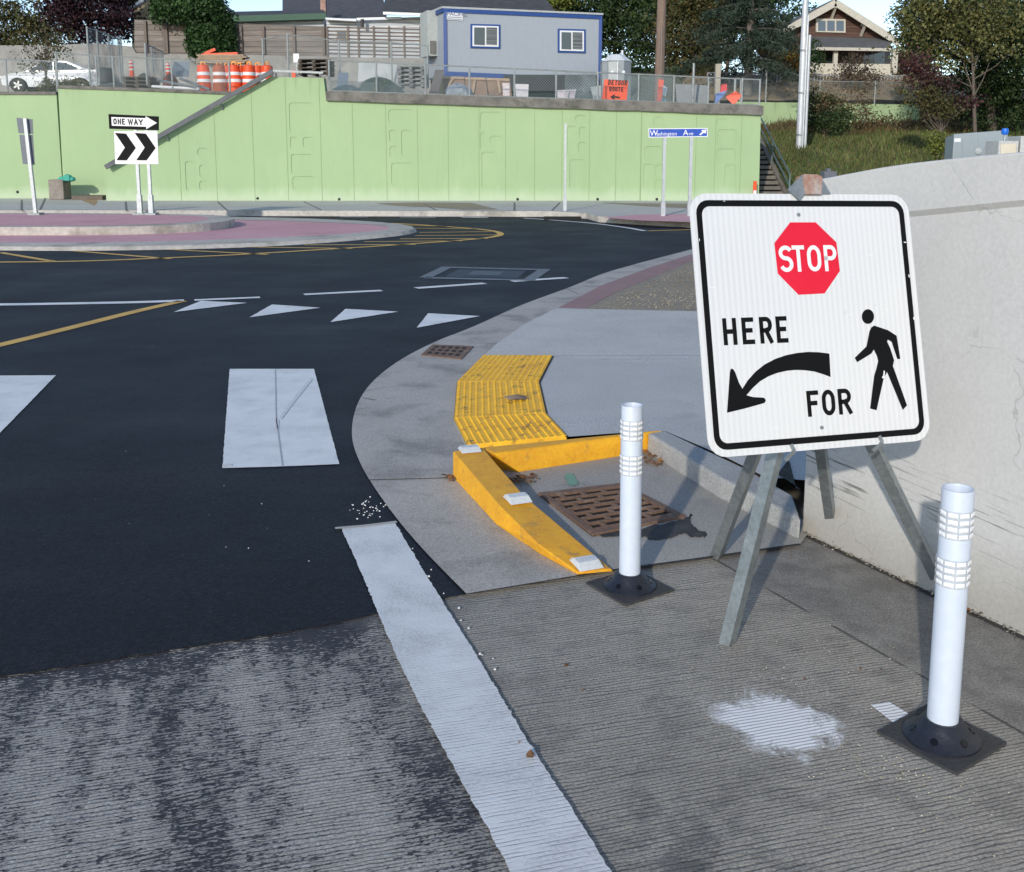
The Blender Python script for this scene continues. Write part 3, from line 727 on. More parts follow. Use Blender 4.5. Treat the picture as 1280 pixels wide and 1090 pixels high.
GREYS = mat('tyre_scuff', (.56,.57,.57), .8, (.70,.71,.71), 30, 1, .0, 60)
for q in ([(388,472),(391,474),(366,505),(352,524),(350,521),(364,501)], [(345,523),(349,525),(348,536),(344,534)], [(279,580),(290,579.5),(290,582),(279,582.5)]):
    MB().sheet([G(x, y, .0135) for x, y in q]).build('tyre_scuff', GREYS, ROAD)
for t in ([(217,390),(251,376),(309,378.5)], [(312,396.5),(340,380.5),(401,384.5)], [(413,402.5),(432,386),(498,389.5)], [(521,409.5),(535,391.5),(600,395)]):
    paint('yield_triangle', t, WPAINT, .003, True)
def stripe(pts, w, m=WPAINT, name='lane_line', z=ZP, par=None):
    P = [G(x, y, z) for x, y in pts]; vs, fs = band3(P, w); return MB().add(vs, fs).build(name, m, par or ROAD)
stripe(spx([(-200,382),(0,380.5),(100,379),(175,377.5),(230,375.5)]), .16)
stripe([(243,375),(325,371.5)], .12)
stripe([(380,368),(477,363)], .13); stripe([(520,360),(606,354)], .14); stripe([(640,351.5),(708,347)], .14)
stripe(spx([(-120,459),(0,431),(80,411.5),(170,389),(228,376)]), .13, YPAINT, 'yellow_line')
arcpts = [(-200,328),(0,327.5),(110,326),(213,322),(300,318),(400,312),(480,307),(560,301.5),(605,297.5),(624,294),(622,290),(600,286.5),(556,283),(500,279.5),(440,277.5)]
stripe(spx(arcpts, 6), .14, YPAINT, 'yellow_line')
for a, b_ in (((0,315.5),(66,326.5)), ((93,313.5),(213,323.5)), ((197,311),(335,318)), ((300,308.5),(440,310.5)), ((380,306),(520,305.5)), ((455,302),(578,301)), ((500,298.5),(610,298)), ((519,294.5),(622,293.5)), ((524,290.5),(614,289.5)), ((510,285),(596,286)), ((484,280.5),(560,283))):
    stripe([a, b_], .11, YPAINT, 'hatch_line')
stripe(spx([(655,272.5),(690,275),(740,279),(780,284),(806,288.5)]), .12)
stripe([(810,288.5),(862,287),(960,285)], .12, YPAINT, 'yellow_line')
stripe([(577,271.5),(610,272)], .2); stripe([(500,271.3),(545,271.6)], .12); stripe([(425,271),(460,271.2)], .12)
# solid edge line of the approach, ragged thermoplastic
Lp = spx([(426,659),(452,717),(487,800),(520,871),(560,946),(600,1018),(645,1100),(700,1190)], 8); Rp = spx([(493,652),(525,706),(560,762),(600,826),(650,910),(700,988),(768,1094),(840,1200)], 8)
P = []
for q, sgn in ((Lp, 1), (list(reversed(Rp)), -1)):
    for i in range(len(q)-1):
        a, b_ = G(*q[i], ZP), G(*q[i+1], ZP); k = max(1, int((b_-a).length/.012))
        for j in range(k):
            p = a+(b_-a)*(j/k); P.append(Vector((p.x+random.gauss(0,.0016), p.y, ZP)))
MB().sheet(P).build('edge_line', WLINE, ROAD)
# crumbs of thermoplastic and crumbs of the line's end
cb = MB()
for i in range(42):
    x, y = random.gauss(463,14), random.gauss(636,7)
    p = G(x, y, .0065); s_ = random.uniform(.002, .0042); cb.box((p.x, p.y, p.z+s_/2), (s_*1.6, s_, s_))
for i in range(14):
    t = random.random(); x = 500+130*t+random.gauss(6,5); y = 655+220*t+random.gauss(0,6)
    p = G(x, y, .0065); s_ = random.uniform(.002, .005); cb.box((p.x, p.y, p.z+s_/2), (s_*1.4, s_, s_))
for i in range(16):
    p = G(random.uniform(20, 430), random.choice([random.gauss(560,20), random.gauss(640,40), random.gauss(420,25)]), .0065); s_ = random.uniform(.001, .0024); cb.box((p.x, p.y, p.z+s_/2), (s_*1.6, s_, s_))
cb.build('paint_crumbs', WHITE, kind='stuff', label='white crumbs of road paint scattered near the end of the edge line')
tb = MB(); vs, fs = band3([G(419,660,.013), G(455,657,.013), G(496,652,.013)], .022); tb.add(vs, fs); tb.build('tape_end', plain('masking_tape', (.45,.43,.39), .7), ROAD)
# utility vault lid
uq = [(531,347),(558,334),(680,337),(661,350)]
uv = thing('utility_cover', G(607,342,.006), 'rectangular steel vault cover flush in the asphalt', 'manhole cover')
stl = mat('vault_steel', (.10,.115,.13), .55, (.16,.175,.19), 6, .8, .2, 50)
ou = [G(x, y, .011) for x, y in uq]
vs, fs = band3(ou+[ou[0]], .16); MB().add(vs, fs).build('frame', stl, uv)
MB().sheet([G(556,346,.0085), G(573,336.5,.0085), G(658,338.5,.0085), G(647,347.5,.0085)]).build('lid', plain('lid_dark', (.022,.028,.04), .6), uv)
MB().sheet([G(583,343.5,.0115), G(592,338.5,.0115), G(630,339.5,.0115), G(624,344.5,.0115)]).build('hatch', plain('hatch_dark', (.045,.055,.07), .5), uv)
# overspray patches on the tined concrete
def spray_mat():
    m, nt, b = nodes('overspray'); v = objc(nt)
    gr = N(nt, 'ShaderNodeTexGradient', gradient_type='SPHERICAL'); L(nt, mapping(nt, v, (5.0,5.0,5.0)), gr.inputs[0])
    vr = mapping(nt, pos(nt), rot=(0, 0, R(-16)))
    ww = N(nt, 'ShaderNodeTexWave', wave_type='BANDS', bands_direction='Y', Scale=23.0, Distortion=1.8, Detail=3.0); L(nt, vr, ww.inputs[0])
    e = mth(nt, 'ADD', mth(nt, 'MULTIPLY', gr.outputs[1], 1.05), mth(nt, 'MULTIPLY', mth(nt, 'SUBTRACT', noise(nt, v, 11, 5, .75, .6), .5), 1.9))
    a = mth(nt, 'MULTIPLY', ramp(nt, e, .12, .48), mth(nt, 'ADD', mth(nt, 'MULTIPLY', ramp(nt, ww.outputs['Fac'], .1, .4), .6), .4))
    b.inputs['Base Color'].default_value = (.85,.86,.86,1); b.inputs['Roughness'].default_value = .8
    t = N(nt, 'ShaderNodeBsdfTransparent'); mx = N(nt, 'ShaderNodeMixShader'); L(nt, a, mx.inputs[0]); L(nt, t.outputs[0], mx.inputs[1]); L(nt, b.outputs[0], mx.inputs[2])
    L(nt, mx.outputs[0], nt.nodes['Material Output'].inputs[0]); return m
SPR = spray_mat()
for poly, c in (([(903,888),(950,868),(1010,872),(1018,895),(1040,908),(1010,925),(1000,950),(970,940),(940,915)], (972,905)), ([(1098,884),(1112,882),(1130,893),(1116,898)], (1113,889))):
    cc = G(*c, .004); pts = [cc+(G(x, y, .004)-cc)*1.7 for x, y in poly]
    o = MB().sheet(pts).build('overspray', SPR, CONC); 
    # own origin so the falloff centres on the patch
    me = o.data; off = cc
    for v_ in me.vertices: v_.co -= off
    o.location = off
    if c[0] > 1050: o.scale = (1, 1, 1)
# =================================================================== NEAR CONCRETE WALL
WN = Vector((-.896,-.443,0)).normalized(); WA = Vector((1.20,4.05,0)); WD = Vector((.443,-.896,0)).normalized()
def wall_s(px, py):
    p = PL(px, py, WA, WN); return (p-WA).dot(WD), p.z
tops = [wall_s(*q) for q in ((1024,225),(1064,217),(1105,209.4),(1142,204),(1181.6,199.5),(1230,194.5),(1280,190))]
led = [wall_s(1130,265), wall_s(1280,250)]
ls = (led[1][1]-led[0][1])/(led[1][0]-led[0][0])
prof = [(0, tops[0][1])]+[(s, z) for s, z in tops if s > .03]
s_l, z_l = prof[-1]; prof += [(s_l+1.2, z_l+.04), (s_l+8, z_l+.1)]
secs = []
for s, z in prof:
    b_ = WA+WD*s; lz = led[0][1]+ls*(s-led[0][0]); lz = min(lz, z-.07)
    secs.append([b_+Vector((0,0,-.04)), b_+Vector((0,0,lz-.02)), b_+WN*.016+Vector((0,0,lz)), b_+WN*.016+Vector((0,0,z)), b_-WN*.3+Vector((0,0,z+.004)), b_-WN*.3+Vector((0,0,-.04))])
wm = MB(); vs = [p for sct in secs for p in sct]; k = 6
fs = [(i*k+j, (i+1)*k+j, (i+1)*k+(j+1) % k, i*k+(j+1) % k) for i in range(len(secs)-1) for j in range(k)]+[tuple(range(k)), tuple(reversed(range((len(secs)-1)*k, len(secs)*k)))]
wm.add(vs, fs).build('concrete_wall', NEARW, bevel=.008, label='pale cast concrete wall with a ledge rising along the right side', category='wall')
# crumbled mortar along the foot of the wall
cr = MB()
for i in range(480):
    s = random.uniform(.0, 2.6); p = WA+WD*s+WN*abs(random.gauss(.0,.014)); r = random.uniform(.002,.007)
    cr.lathe([(0,-r*.3), (r,0), (0,r*.8)], 5, (p.x, p.y, .003+abs(random.gauss(0, .006))))
cr.build('mortar_crumbs', island_mat('crumb', [(.10,.09,.075),(.22,.20,.165),(.36,.33,.28)], .9), kind='stuff', label='crumbled mortar and grit along the foot of the concrete wall')
dk = MB(); vs, fs = band3([WA+WN*.012+Vector((0,0,.0025)), WA+WD*1.0+WN*.010+Vector((0,0,.0025)), WA+WD*3+WN*.01+Vector((0,0,.0025))], .03); dk.add(vs, fs); dk.build('wall_gap', plain('gap_dirt', (.045,.04,.034), .95), CONC)

# =================================================================== STOP HERE SIGN
K = .845
sc_ = Vector((1.07410399*K, 3.60640218*K, CH+(.96142333-CH)*K)); SW = .914*K
M = Matrix.Rotation(R(18.34488), 3, 'Z') @ Matrix.Rotation(R(-14.45503), 3, 'X') @ Matrix.Rotation(R(1.018), 3, 'Y')
xa, za = M @ Vector((1,0,0)), M @ Vector((0,0,1)); SN = xa.cross(za)
fr = frame(sc_, xa, za)
def sl_(px, py):
    p = PL(px, py, sc_, SN)-sc_; return p.dot(xa), p.dot(za)
sg = thing('road_sign', Vector((sc_.x, sc_.y+.15, 0)), 'big square white STOP HERE FOR pedestrians sign leaning on a steel stand', 'road sign')
pan = MB(); rr = rrect(SW, SW, .058*K/.845); pan.prism([fr(x, z, -.003) for x, z in rr], SN*.003)
# local coordinates for the sheeting seams: build panel in its own rotated frame
po = bpy.data.meshes.new('panel')
pverts = [( (Vector(v)-sc_).dot(xa), -(Vector(v)-sc_).dot(SN), (Vector(v)-sc_).dot(za)) for v in pan.v]
po.from_pydata(pverts, [], pan.f); po.materials.append(SHEET); PO = bpy.data.objects.new('panel', po); COL.objects.link(PO); PO.parent = sg
PO.matrix_local = Matrix.Translation(sc_-Vector(sg.location)) @ M.to_4x4(); PO['_w'] = sg['_w']
bm = bmesh.new(); bm.from_mesh(po); bmesh.ops.recalc_face_normals(bm, faces=bm.faces); bm.to_mesh(po); bm.free()
def spart(name, mb, m): return mb.build(name, m, sg)
bo = rrect(SW-.048*K, SW-.048*K, .04); bi = rrect(SW-.092*K, SW-.092*K, .026); n_ = len(bo)
spart('border', MB().add([fr(x, z, .0009) for x, z in bo+bi], [(i, (i+1) % n_, (i+1) % n_+n_, i+n_) for i in range(n_)]), BLACK)
oc = [(987.5,278),(1019.5,278),(1045.3,303),(1049.7,338.7),(1030.5,366.8),(998,368.5),(972,342),(967.7,304)]
spart('stop_octagon', MB().flat([fr(*sl_(*p), .0009) for p in oc]), RED)
def lbox(tlp, trp, blp, brp):
    a, b_, c, d = sl_(*tlp), sl_(*trp), sl_(*blp), sl_(*brp)
    return (a[0]+c[0])/2, (c[1]+d[1])/2, (b_[0]+d[0])/2, (a[1]+b_[1])/2
x0, z0, x1, z1 = lbox((972.4,307.5), (1045,306.0), (974.5,340.5), (1047.5,338.5))
lm = MB(); letters(lm, 'STOP', x0, z0, x1, z1, .0125, fr, [(.0,.235),(.232,.43),(.478,.715),(.77,.99)], .0018); spart('stop_lettering', lm, WSIGN)
x0, z0, x1, z1 = lbox((901.7,398), (984.5,395), (903.8,432), (984.5,428))
lm = MB(); letters(lm, 'HERE', x0, z0, x1, z1, .0135, fr, [(.01,.215),(.295,.485),(.565,.76),(.82,1.0)], .0009); spart('here_lettering', lm, BLACK)
x0, z0, x1, z1 = lbox((1007.3,488.5), (1063,485.5), (1010,521), (1065,517.5))
lm = MB(); letters(lm, 'FOR', x0, z0, x1, z1, .0135, fr, [(.0,.27),(.335,.63),(.70,1.0)], .0009); spart('for_lettering', lm, BLACK)
c8 = lambda x, y: (840+x/2.595, 200+y/2.595)
arw = [(510,628),(475,623.5),(440,622.5),(405,626),(370,633),(335,645),(300,663),(270,687),(245,715),(228,742),(217,723),(205,690),(198,678),(190,677),(187,690),(178,820),(240,805),(300,788),(304,779),(298,771),(262,769),(241,763),(262,739),(285,718),(312,702),(340,691),(370,684),(400,681),(430,682),(460,686),(490,695),(514,704)]
spart('arrow', MB().flat([fr(*sl_(*c8(*p)), .0009) for p in arw]), BLACK)
body = [(655,537),(646,543),(640,556),(630,605),(592,642),(600,656),(646,628),(654,615),(664,636),(668,652),(662,678),(655,700),(642,806),(663,812),(687,705),(697,688),(748,811),(762,796),(716,668),(720,650),(708,612),(697,588),(700,583),(712,590),(730,646),(740,645),(733,600),(728,570),(700,552)]
ped = MB().flat([fr(*sl_(*c8(*p)), .0009) for p in body])
ped.flat([fr(*sl_(*c8(635+20*math.cos(a), 508+24*math.sin(a))), .0009) for a in [2*math.pi*i/20 for i in range(20)]])
spart('pedestrian_symbol', ped, BLACK)
scuff = [(686,682),(690,686),(688,706),(682,709),(680,704),(684,700)]
spart('scuff', MB().flat([fr(*sl_(*c8(*p)), .0014) for p in scuff]), WSIGN)
for q in ((998,268.5), (1027,534.5)):
    c = fr(*sl_(*q), 0); spart('bolt', MB().tube(c, c+SN*.004, .006, .005, 10), GALVD)
for q in ((1131,303,4,1.5),(1136,345,1.5,5),(1142,398,2,4),(1149,455,2,3),(905,251.5,3,1),(1076,553.5,5,1),(874,300,1,4),(884,470,2,2),(1010,560,2,1.5)):
    x_, y_, a_, b_ = q
    spart('paint_chip', MB().flat([fr(*sl_(x_+dx*a_*.5, y_+dy*b_*.5), .0014) for dx, dy in ((-1,-.6),(.2,-1),(1,.1),(.3,1),(-.7,.5))]), WSIGN)
# top bracket: folded angle iron with a rusty tube stub
s2 = lambda px, py, off=0: fr(*sl_(px, py), off)
lf = MB().prism([s2(983,237.5,.002), s2(1001.5,219,.002), s2(1003,243,.010), s2(996,251.5,.010)], SN*.004)
spart('bracket', lf, GALVD)
spart('bracket', MB().prism([s2(1024,223,.008), s2(1037,243,.002), s2(1022.5,243,.008)], SN*.004), GALVD)
rb = MB().prism([s2(1001.5,219,-.03), s2(1018,219.5,-.03), s2(1024.5,223,-.03), s2(1023,244,-.03), s2(1002.5,244,-.03)], SN*.046)
spart('tube_stub', rb, RUSTY)
# steel angle legs
ap_ = fr(*sl_(1030,398), -.05)
foot3 = PL(1041,648, WA+WN*.02, WN)
feet = [(G(896,700,.002), .5), (G(910,808,.002), 0), (foot3, 0), (PL(1174,722, WA+WN*.02, WN), 0)]
tops_ = [fr(*sl_(1026,402), -.075), fr(*sl_(1022,392), -.03), fr(*sl_(1029,398), -.09), fr(*sl_(1036,410), -.05)]
for (ft, _), tp_ in zip(feet, tops_):
    d = (ft-tp_).normalized(); vw = (Vector((0,0,CH))-ft).normalized(); s_ = d.cross(vw).normalized(); q = (s_*.72-vw*.7).normalized()
    p1 = d.cross(Vector((0,0,1))).normalized()
    a_ = (s_*.84-vw*.5).normalized(); b_ = (d.cross(a_)).normalized()
    if b_.dot(vw) > 0: b_ = -b_
    w_ = .036; th = .004
    lg = MB()
    def pr(o_, u1, l1, u2, l2):
        return [o_, o_+u1*l1, o_+u1*l1+u2*l2, o_+u2*l2]
    lg.hexa(pr(tp_, a_, w_, b_, th), pr(ft, a_, w_, b_, th)); lg.hexa(pr(tp_-a_*.0005, -a_, -.0, b_, w_) if False else pr(tp_, -a_, th, b_, w_), pr(ft, -a_, th, b_, w_))
    for hq in range(9):      # punched holes as small dark discs
        t = .12+hq*.1; c = tp_+(ft-tp_)*t+a_*w_*.55-b_*.0006
    lg.build('leg', GALV, sg)
hub = MB().box(fr(*sl_(1030,400), -.05), (.07,.05,.09), M); spart('hub', hub, GALVD)
hub = MB().beam(fr(*sl_(1028,395), -.03), s2(1012,250,-.02), .04, .025); spart('mast', hub, GALVD)
for (px, py) in ((990,563), (1100,552)):
    cl = MB(); a_, b_ = sl_(px, py)
    cl.beam(fr(a_-.004, b_+.018, .004), fr(a_+.004, b_-.002, .006), .010, .004, up=SN); cl.beam(fr(a_+.004, b_-.002, .006), fr(a_-.012, b_-.028, -.02), .012, .005, up=SN)
    spart('clip', cl, GALVD)

# =================================================================== DELINEATOR POSTS
def make_post(label):
    t = thing('delineator_post', (0,0,0), label, 'bollard', 'white delineator posts on rubber bases')
    r = .0395
    MB().lathe([(r,.055), (r,.700), (r-.001,.703), (r-.005,.703), (r-.006,.700), (r-.006,.4)], 36).build('tube', WPLAST, t, smooth=True)
    for z0_, z1_ in ((.576,.651), (.445,.521)):
        lb_ = MB(); b_ = MB().lathe([(r+.0003,z0_), (r+.0012,z0_+.001), (r+.0012,z1_-.001), (r+.0003,z1_)], 36)
        for row in range(4):
            zc = z0_+(row+.5)*(z1_-z0_)/4
            for k in range(9):
                a = 2*math.pi*k/9; c = Vector((math.cos(a), math.sin(a), 0)); tdir = Vector((-math.sin(a), math.cos(a), 0))
                hz, hw = .0058, .0122
                q = [c*(r+.001)+tdir*x*hw+Vector((0,0,zc+z_*hz)) for x, z_ in ((-1,-1),(1,-1),(1,1),(-1,1))]
                q2 = [c*(r+.0028)+tdir*x*hw*.6+Vector((0,0,zc+z_*hz*.45)) for x, z_ in ((-1,-1),(1,-1),(1,1),(-1,1))]
                lb_.hexa(q, q2)
        bo_ = b_.build('reflective_band', BANDM, t); lb_.build('lenses', REFL, bo_)
    MB().prism([(.117,.117,.001), (-.117,.117,.001), (-.117,-.117,.001), (.117,-.117,.001)], (0,0,.009)).build('base_plate', RUBM, t, bevel=.003)
    cn = MB().lathe([(.098,.0095), (.098,.016), (.088,.021), (.066,.040), (.052,.060), (.047,.064), (.0402,.064), (.0402,.04)], 40).build('rubber_cone', RUBBER, t, smooth=True)
    for k in range(6):
        a = 2*math.pi*(k+.3)/6; c = Vector((math.cos(a), math.sin(a), 0)); n_ = Vector((math.cos(a)*.62, math.sin(a)*.62, .78))
        p = c*.076+Vector((0,0,.032)); MB().tube(p-n_*.004, p+n_*.0018, .010, .010, 12).build('bolt_recess', plain('recess', (.004,.004,.005), .3), cn)
    return t
def copy_tree(o, parent=None):
    c = o.copy(); COL.objects.link(c)
    if parent: c.parent = parent
    for ch in o.children: copy_tree(ch, c)
    return c
PN = (1.146,2.525); PF = (.424,3.497)
# faint texture coordinates use object space, so both copies carry the same local mesh
post = make_post('near white delineator post beside the concrete wall, nearest the camera')
post2 = copy_tree(post); post2['label'] = 'farther white delineator post at the tip of the yellow wedge kerb'
post.location = (*PN, 0); post.rotation_euler = (R(.5), R(-1.1), R(35)); post2.location = (*PF, 0); post2.rotation_euler = (0, R(-.3), R(33)); post2.scale = (.97,.97,.965)

# =================================================================== LITTER
def leaves(name, spots, m, label, n, smin, smax, z=.014):
    mb = MB()
    for i in range(n):
        cx_, cy_, sx_, sy_ = random.choice(spots); p = G(random.gauss(cx_, sx_), random.gauss(cy_, sy_), z)
        s = random.uniform(smin, smax); a = random.uniform(0, 6.28); e = Matrix.Rotation(a, 3, 'Z') @ Matrix.Rotation(random.uniform(-.6,.6), 3, 'X')
        q = [(-.5,0,0), (-.15,.3,.1), (.3,.22,.12), (.5,0,0), (.3,-.22,.12), (-.15,-.3,.1)]
        mb.add([p+Vector((0,0,s*.12))+(e @ Vector(v_))*s for v_ in q], [(0,1,2,3,4,5)])
    return mb.build(name, m, kind='stuff', label=label)
LF = island_mat('dead_leaf', [(.10,.04,.02),(.24,.11,.04),(.16,.09,.05),(.33,.19,.08)], .7)
leaves('leaf_litter', [(812,571,6,4),(822,577,6,3),(645,601,7,3),(655,598,6,3),(562,598,5,2)], LF, 'small drifts of dead brown leaves caught against the kerbs', 110, .015, .04, .018)
leaves('fallen_leaves', [(1000,820,120,80),(700,800,60,80),(1205,770,8,8),(1020,692,30,5),(760,620,60,30)], LF, 'single dead leaves scattered over the concrete', 26, .008, .02, .006)
leaf = MB(); c = G(663,945,.016)
leaf.add([c+Vector(v_)*.022 for v_ in ((-.5,.3,.1),(0,.6,.5),(.5,.3,.15),(.3,-.5,.1),(-.1,-.7,.3),(-.5,-.3,.1))], [(0,1,2,3,4,5)])
leaf.build('curled_leaf', LF, label='single curled brown leaf lying on the white edge line', category='leaf')
gt = MB()
for i in range(200):
    cx_, cy_, sx_, sy_ = random.choice([(1110,955,50,18),(1040,835,70,40),(1170,985,60,30),(1150,935,60,30)])
    p = G(random.gauss(cx_, sx_), random.gauss(cy_, sy_), .003)
    if (p.x-1.2)*-.896+(p.y-4.05)*-.443 < .03 or (Vector((p.x-PN[0], p.y-PN[1])).length < .17): continue
    r = random.uniform(.0012,.0028); gt.lathe([(0,-r*.3), (r,0), (0,r)], 5, p)
gt.build('grit', island_mat('grit', [(.55,.45,.25),(.65,.6,.5),(.4,.33,.18)], .7), kind='stuff', label='pale yellow specks of grit on the grooved concrete around the near post')

# =================================================================== FAR KERB AND SIDEWALK
kerb = [(-900,269.3),(-300,269.5),(0,269.6),(300,270),(500,270.5),(690,271),(733,273.6),(748,278),(800,281.5),(860,284.3),(1000,287.5),(1200,291)]
kp = [G(x, y, 0) for x, y in kerb]
km = MB(); nk = len(kp)
fk = [p+Vector((0,0,.0)) for p in kp]; tk = [p+Vector((0,.03,.14)) for p in kp]; bk_ = [p+Vector((0,.30,.142)) for p in kp]
km.add(fk+tk+bk_, [(i, i+1, i+1+nk, i+nk) for i in range(nk-1)]+[(i+nk, i+1+nk, i+1+2*nk, i+2*nk) for i in range(nk-1)])
FK = mat('far_kerb', (.50,.465,.41), .85, (.42,.39,.345), .9, .9, .2, 12, stain=(.2,.18,.15), sscale=1.2)
struct(km.build('far_kerb', FK), 'pale concrete kerb on the far side of the roundabout')
sw_ = [p+Vector((0,.298,.138)) for p in kp]+[Vector((30,36,.138)), Vector((8.9,36,.138)), Vector((-60,36,.138))]
FSW = struct(MB().sheet(sw_).build('far_sidewalk', FARC), 'pale concrete sidewalk at the foot of the green wall')
TANG = mat('tan_gravel', (.27,.22,.155), .95, (.34,.29,.21), 8, .8, .5, 25)
MB().sheet([G(x, y, .143) for x, y in ((470,254),(520,253),(590,253.5),(622,261.5),(580,262),(540,259),(490,256.5))]).build('gravel_patch', TANG, FSW)
MB().sheet([G(x, y, .143) for x, y in ((752,253.5),(862,254.5),(1000,255),(1000,262),(862,260.5),(800,257))]).build('gravel_patch', TANG, FSW)
MB().sheet([G(x, y, .143) for x, y in ((752,272),(800,268),(862,267.5),(1000,268.5),(1000,281),(862,277.5),(800,275.5))]).build('pink_ramp', PINK, FSW)
MB().sheet([G(x, y, .143) for x, y in ((96,246.5),(118,246.5),(122,252),(118,257),(104,251))]).build('rust_stain', mat('rust_stain', (.40,.22,.10), .9, (.36,.3,.2), 4, .9), FSW)
jm = MB()
for a, b_ in (((27,263),(27,250)), ((57,247),(50,262)), ((158,263),(157,252)), ((272,252),(284,263)), ((402,262.5),(380,252)), ((530,255),(545,262.5)), ((643,263),(643,253)), ((700,253),(690,263))):
    vs, fs = band3([G(*a, .144), G(*b_, .144)], .05); jm.add(vs, fs)
jm.build('joint', plain('joint_far', (.16,.155,.145), .9), FSW)
MB().box(G(703,273.4,.03), (.9,.25,.10)).build('kerb_inlet', plain('inlet_black', (.015,.014,.013), .9), FSW)

# =================================================================== ROUNDABOUT ISLAND
def hexline(m, pts, z0, z1, w, n, parent, dz=0):
    pass
oc_ = spx([(-260,308),(0,313),(150,313),(300,309.5),(400,304),(470,298),(508,293.5),(522,289),(512,284.2),(478,280.3),(420,276.8),(330,274),(200,272.2),(0,271.5),(-260,272)], 5, False)
pk = spx([(-260,299),(0,303),(150,302.4),(300,298.5),(400,294),(452,290.5),(487,285.5),(472,281.2),(400,277.8),(330,275.4),(200,273.8),(0,273),(-260,273)], 5, False)
ap0 = [G(x, y, .008) for x, y in oc_]; ap1 = [G(x, y, .09) for x, y in pk]
struct(MB().sheet([G(x, y, .085) for x, y in pk]).build('island_apron', PINK), 'pink concrete truck apron of the roundabout')
# sloping grey ring between road and apron: loft by resampling
def resample(P, n):
    L_ = [0]
    for a, b_ in zip(P, P[1:]): L_.append(L_[-1]+(b_-a).length)
    out = []; j = 0
    for i in range(n):
        t = L_[-1]*i/(n-1)
        while j < len(P)-2 and L_[j+1] < t: j += 1
        s = (t-L_[j])/max(1e-9, L_[j+1]-L_[j]); out.append(P[j]+(P[j+1]-P[j])*s)
    return out
tip0 = max(range(len(ap0)), key=lambda i: ap0[i].x); tip1 = max(range(len(ap1)), key=lambda i: ap1[i].x)
A0 = resample(ap0[:tip0+1], 40)+resample(ap0[tip0:], 24)[1:]; A1 = resample(ap1[:tip1+1], 40)+resample(ap1[tip1:], 24)[1:]
n_ = len(A0); rg = MB()
A0t = [p+(q-p)*.12+Vector((0,0,.05)) for p, q in zip(A0, A1)]
rg.add(A0+A0t+A1, [(i, i+1, i+1+n_, i+n_) for i in range(n_-1)]+[(i+n_, i+1+n_, i+1+2*n_, i+2*n_) for i in range(n_-1)])
struct(rg.build('island_kerb', FK), 'grey sloping concrete kerb ring of the roundabout apron')
it = spx([(-260,284),(0,283.8),(130,283.3),(210,281.5),(262,278.8),(289,274.8),(291,271.2),(270,269.0),(210,267.4),(100,266.5),(0,266.2),(-260,266)], 5, False)
zt_ = .24
ti = [G(x, y, zt_) for x, y in it]; cc = sum(ti, Vector())/len(ti)
ki = MB(); n_ = len(ti); lo = [Vector((p.x, p.y, .08)) for p in ti]
inn = [p+(cc-p).normalized()*(.28+.25*abs((cc-p).normalized().x)) for p in ti]
ki.add(lo+ti+inn, [(i, i+1, i+1+n_, i+n_) for i in range(n_-1)]+[(i+n_, i+1+n_, i+1+2*n_, i+2*n_) for i in range(n_-1)])
struct(ki.build('inner_kerb', FK), 'raised pale concrete kerb of the central island')
struct(MB().sheet([p+Vector((0,0,.002)) for p in inn]).build('island_top', PINK), 'pink paved top of the central island')

# =================================================================== SIGNS ACROSS THE ROAD
def base_V(px, py_base, z): return G(px, py_base, z)
def topz(py, Y): return V(640, py, Y).z
SP = mat('sign_post', (.50,.53,.54), .45, (.40,.43,.45), 6, .8, .05, 30, metal=.4)
# one way + chevron, standing on the island
b1_ = G(175.5,268.5,zt_); b2_ = G(192.5,268,zt_); Ys = b1_.y
ow = thing('one_way_sign', (b1_+b2_)/2, 'black and white ONE WAY plate above a double chevron board on two posts', 'road sign')
for b_ in (b1_, b2_):
    b_ = Vector((b_.x, Ys, b_.z))
    p = MB().box((b_.x, Ys, (b_.z+topz(150, Ys))/2), (.065, .065, topz(150, Ys)-b_.z)).build('post', SP, ow)
    MB().box((b_.x, Ys, b_.z+.22), (.10,.10,.44)).build('base', SP, ow)
    MB().box((b_.x, Ys, b_.z+.02), (.26,.26,.05)).build('base_plate', GALVD, ow)
def plate(o_, pts, Y, th=.012): return [V(x, y, Y) for x, y in pts], (0, th, 0)
Yp = Ys-.045
P, d = plate(None, [(135.5,142.5),(198.5,145.5),(198.5,163),(136.5,161)], Yp)
pl_ = MB().prism(P, d).build('one_way_plate', BLACK, ow)
# direction frames from the pixel quad
c_ = V(136,161,Yp-.003); fx_ = (V(198.5,163,Yp-.003)-c_); frw = frame(c_, fx_, (0,0,1)); Wd = fx_.length; Hd = P[3].z*0+(P[0].z-P[3].z)
aw = MB()
ah = [(.065,.22),(.75,.22),(.75,.06),(.97,.5),(.75,.94),(.75,.80),(.065,.80)]
aw.flat([frw(u*Wd, v_*Hd, .001) for u, v_ in ah]); aw.build('white_arrow', WSIGN, pl_)
lt = MB(); letters(lt, 'ONE WAY', .10*Wd, .31*Hd, .70*Wd, .72*Hd, .026, frw, [(0,.115),(.145,.26),(.29,.39),(0,0),(.48,.66),(.685,.82),(.84,.99)], .003); lt.build('lettering', BLACK, pl_)
P, d = plate(None, [(142.5,164),(196.5,163.5),(198,205),(144,205)], Yp)
cv = MB().prism(P, d).build('chevron_board', WSIGN, ow)
chv = MB()
for dx in (0, 24.8):
    chv.flat([V(x+dx, y, Yp-.004) for x, y in ((143.5,166),(157.5,167),(169.8,185),(158.5,200.5),(145.5,200.3),(156,184.5))])
chv.build('chevrons', BLACK, cv)
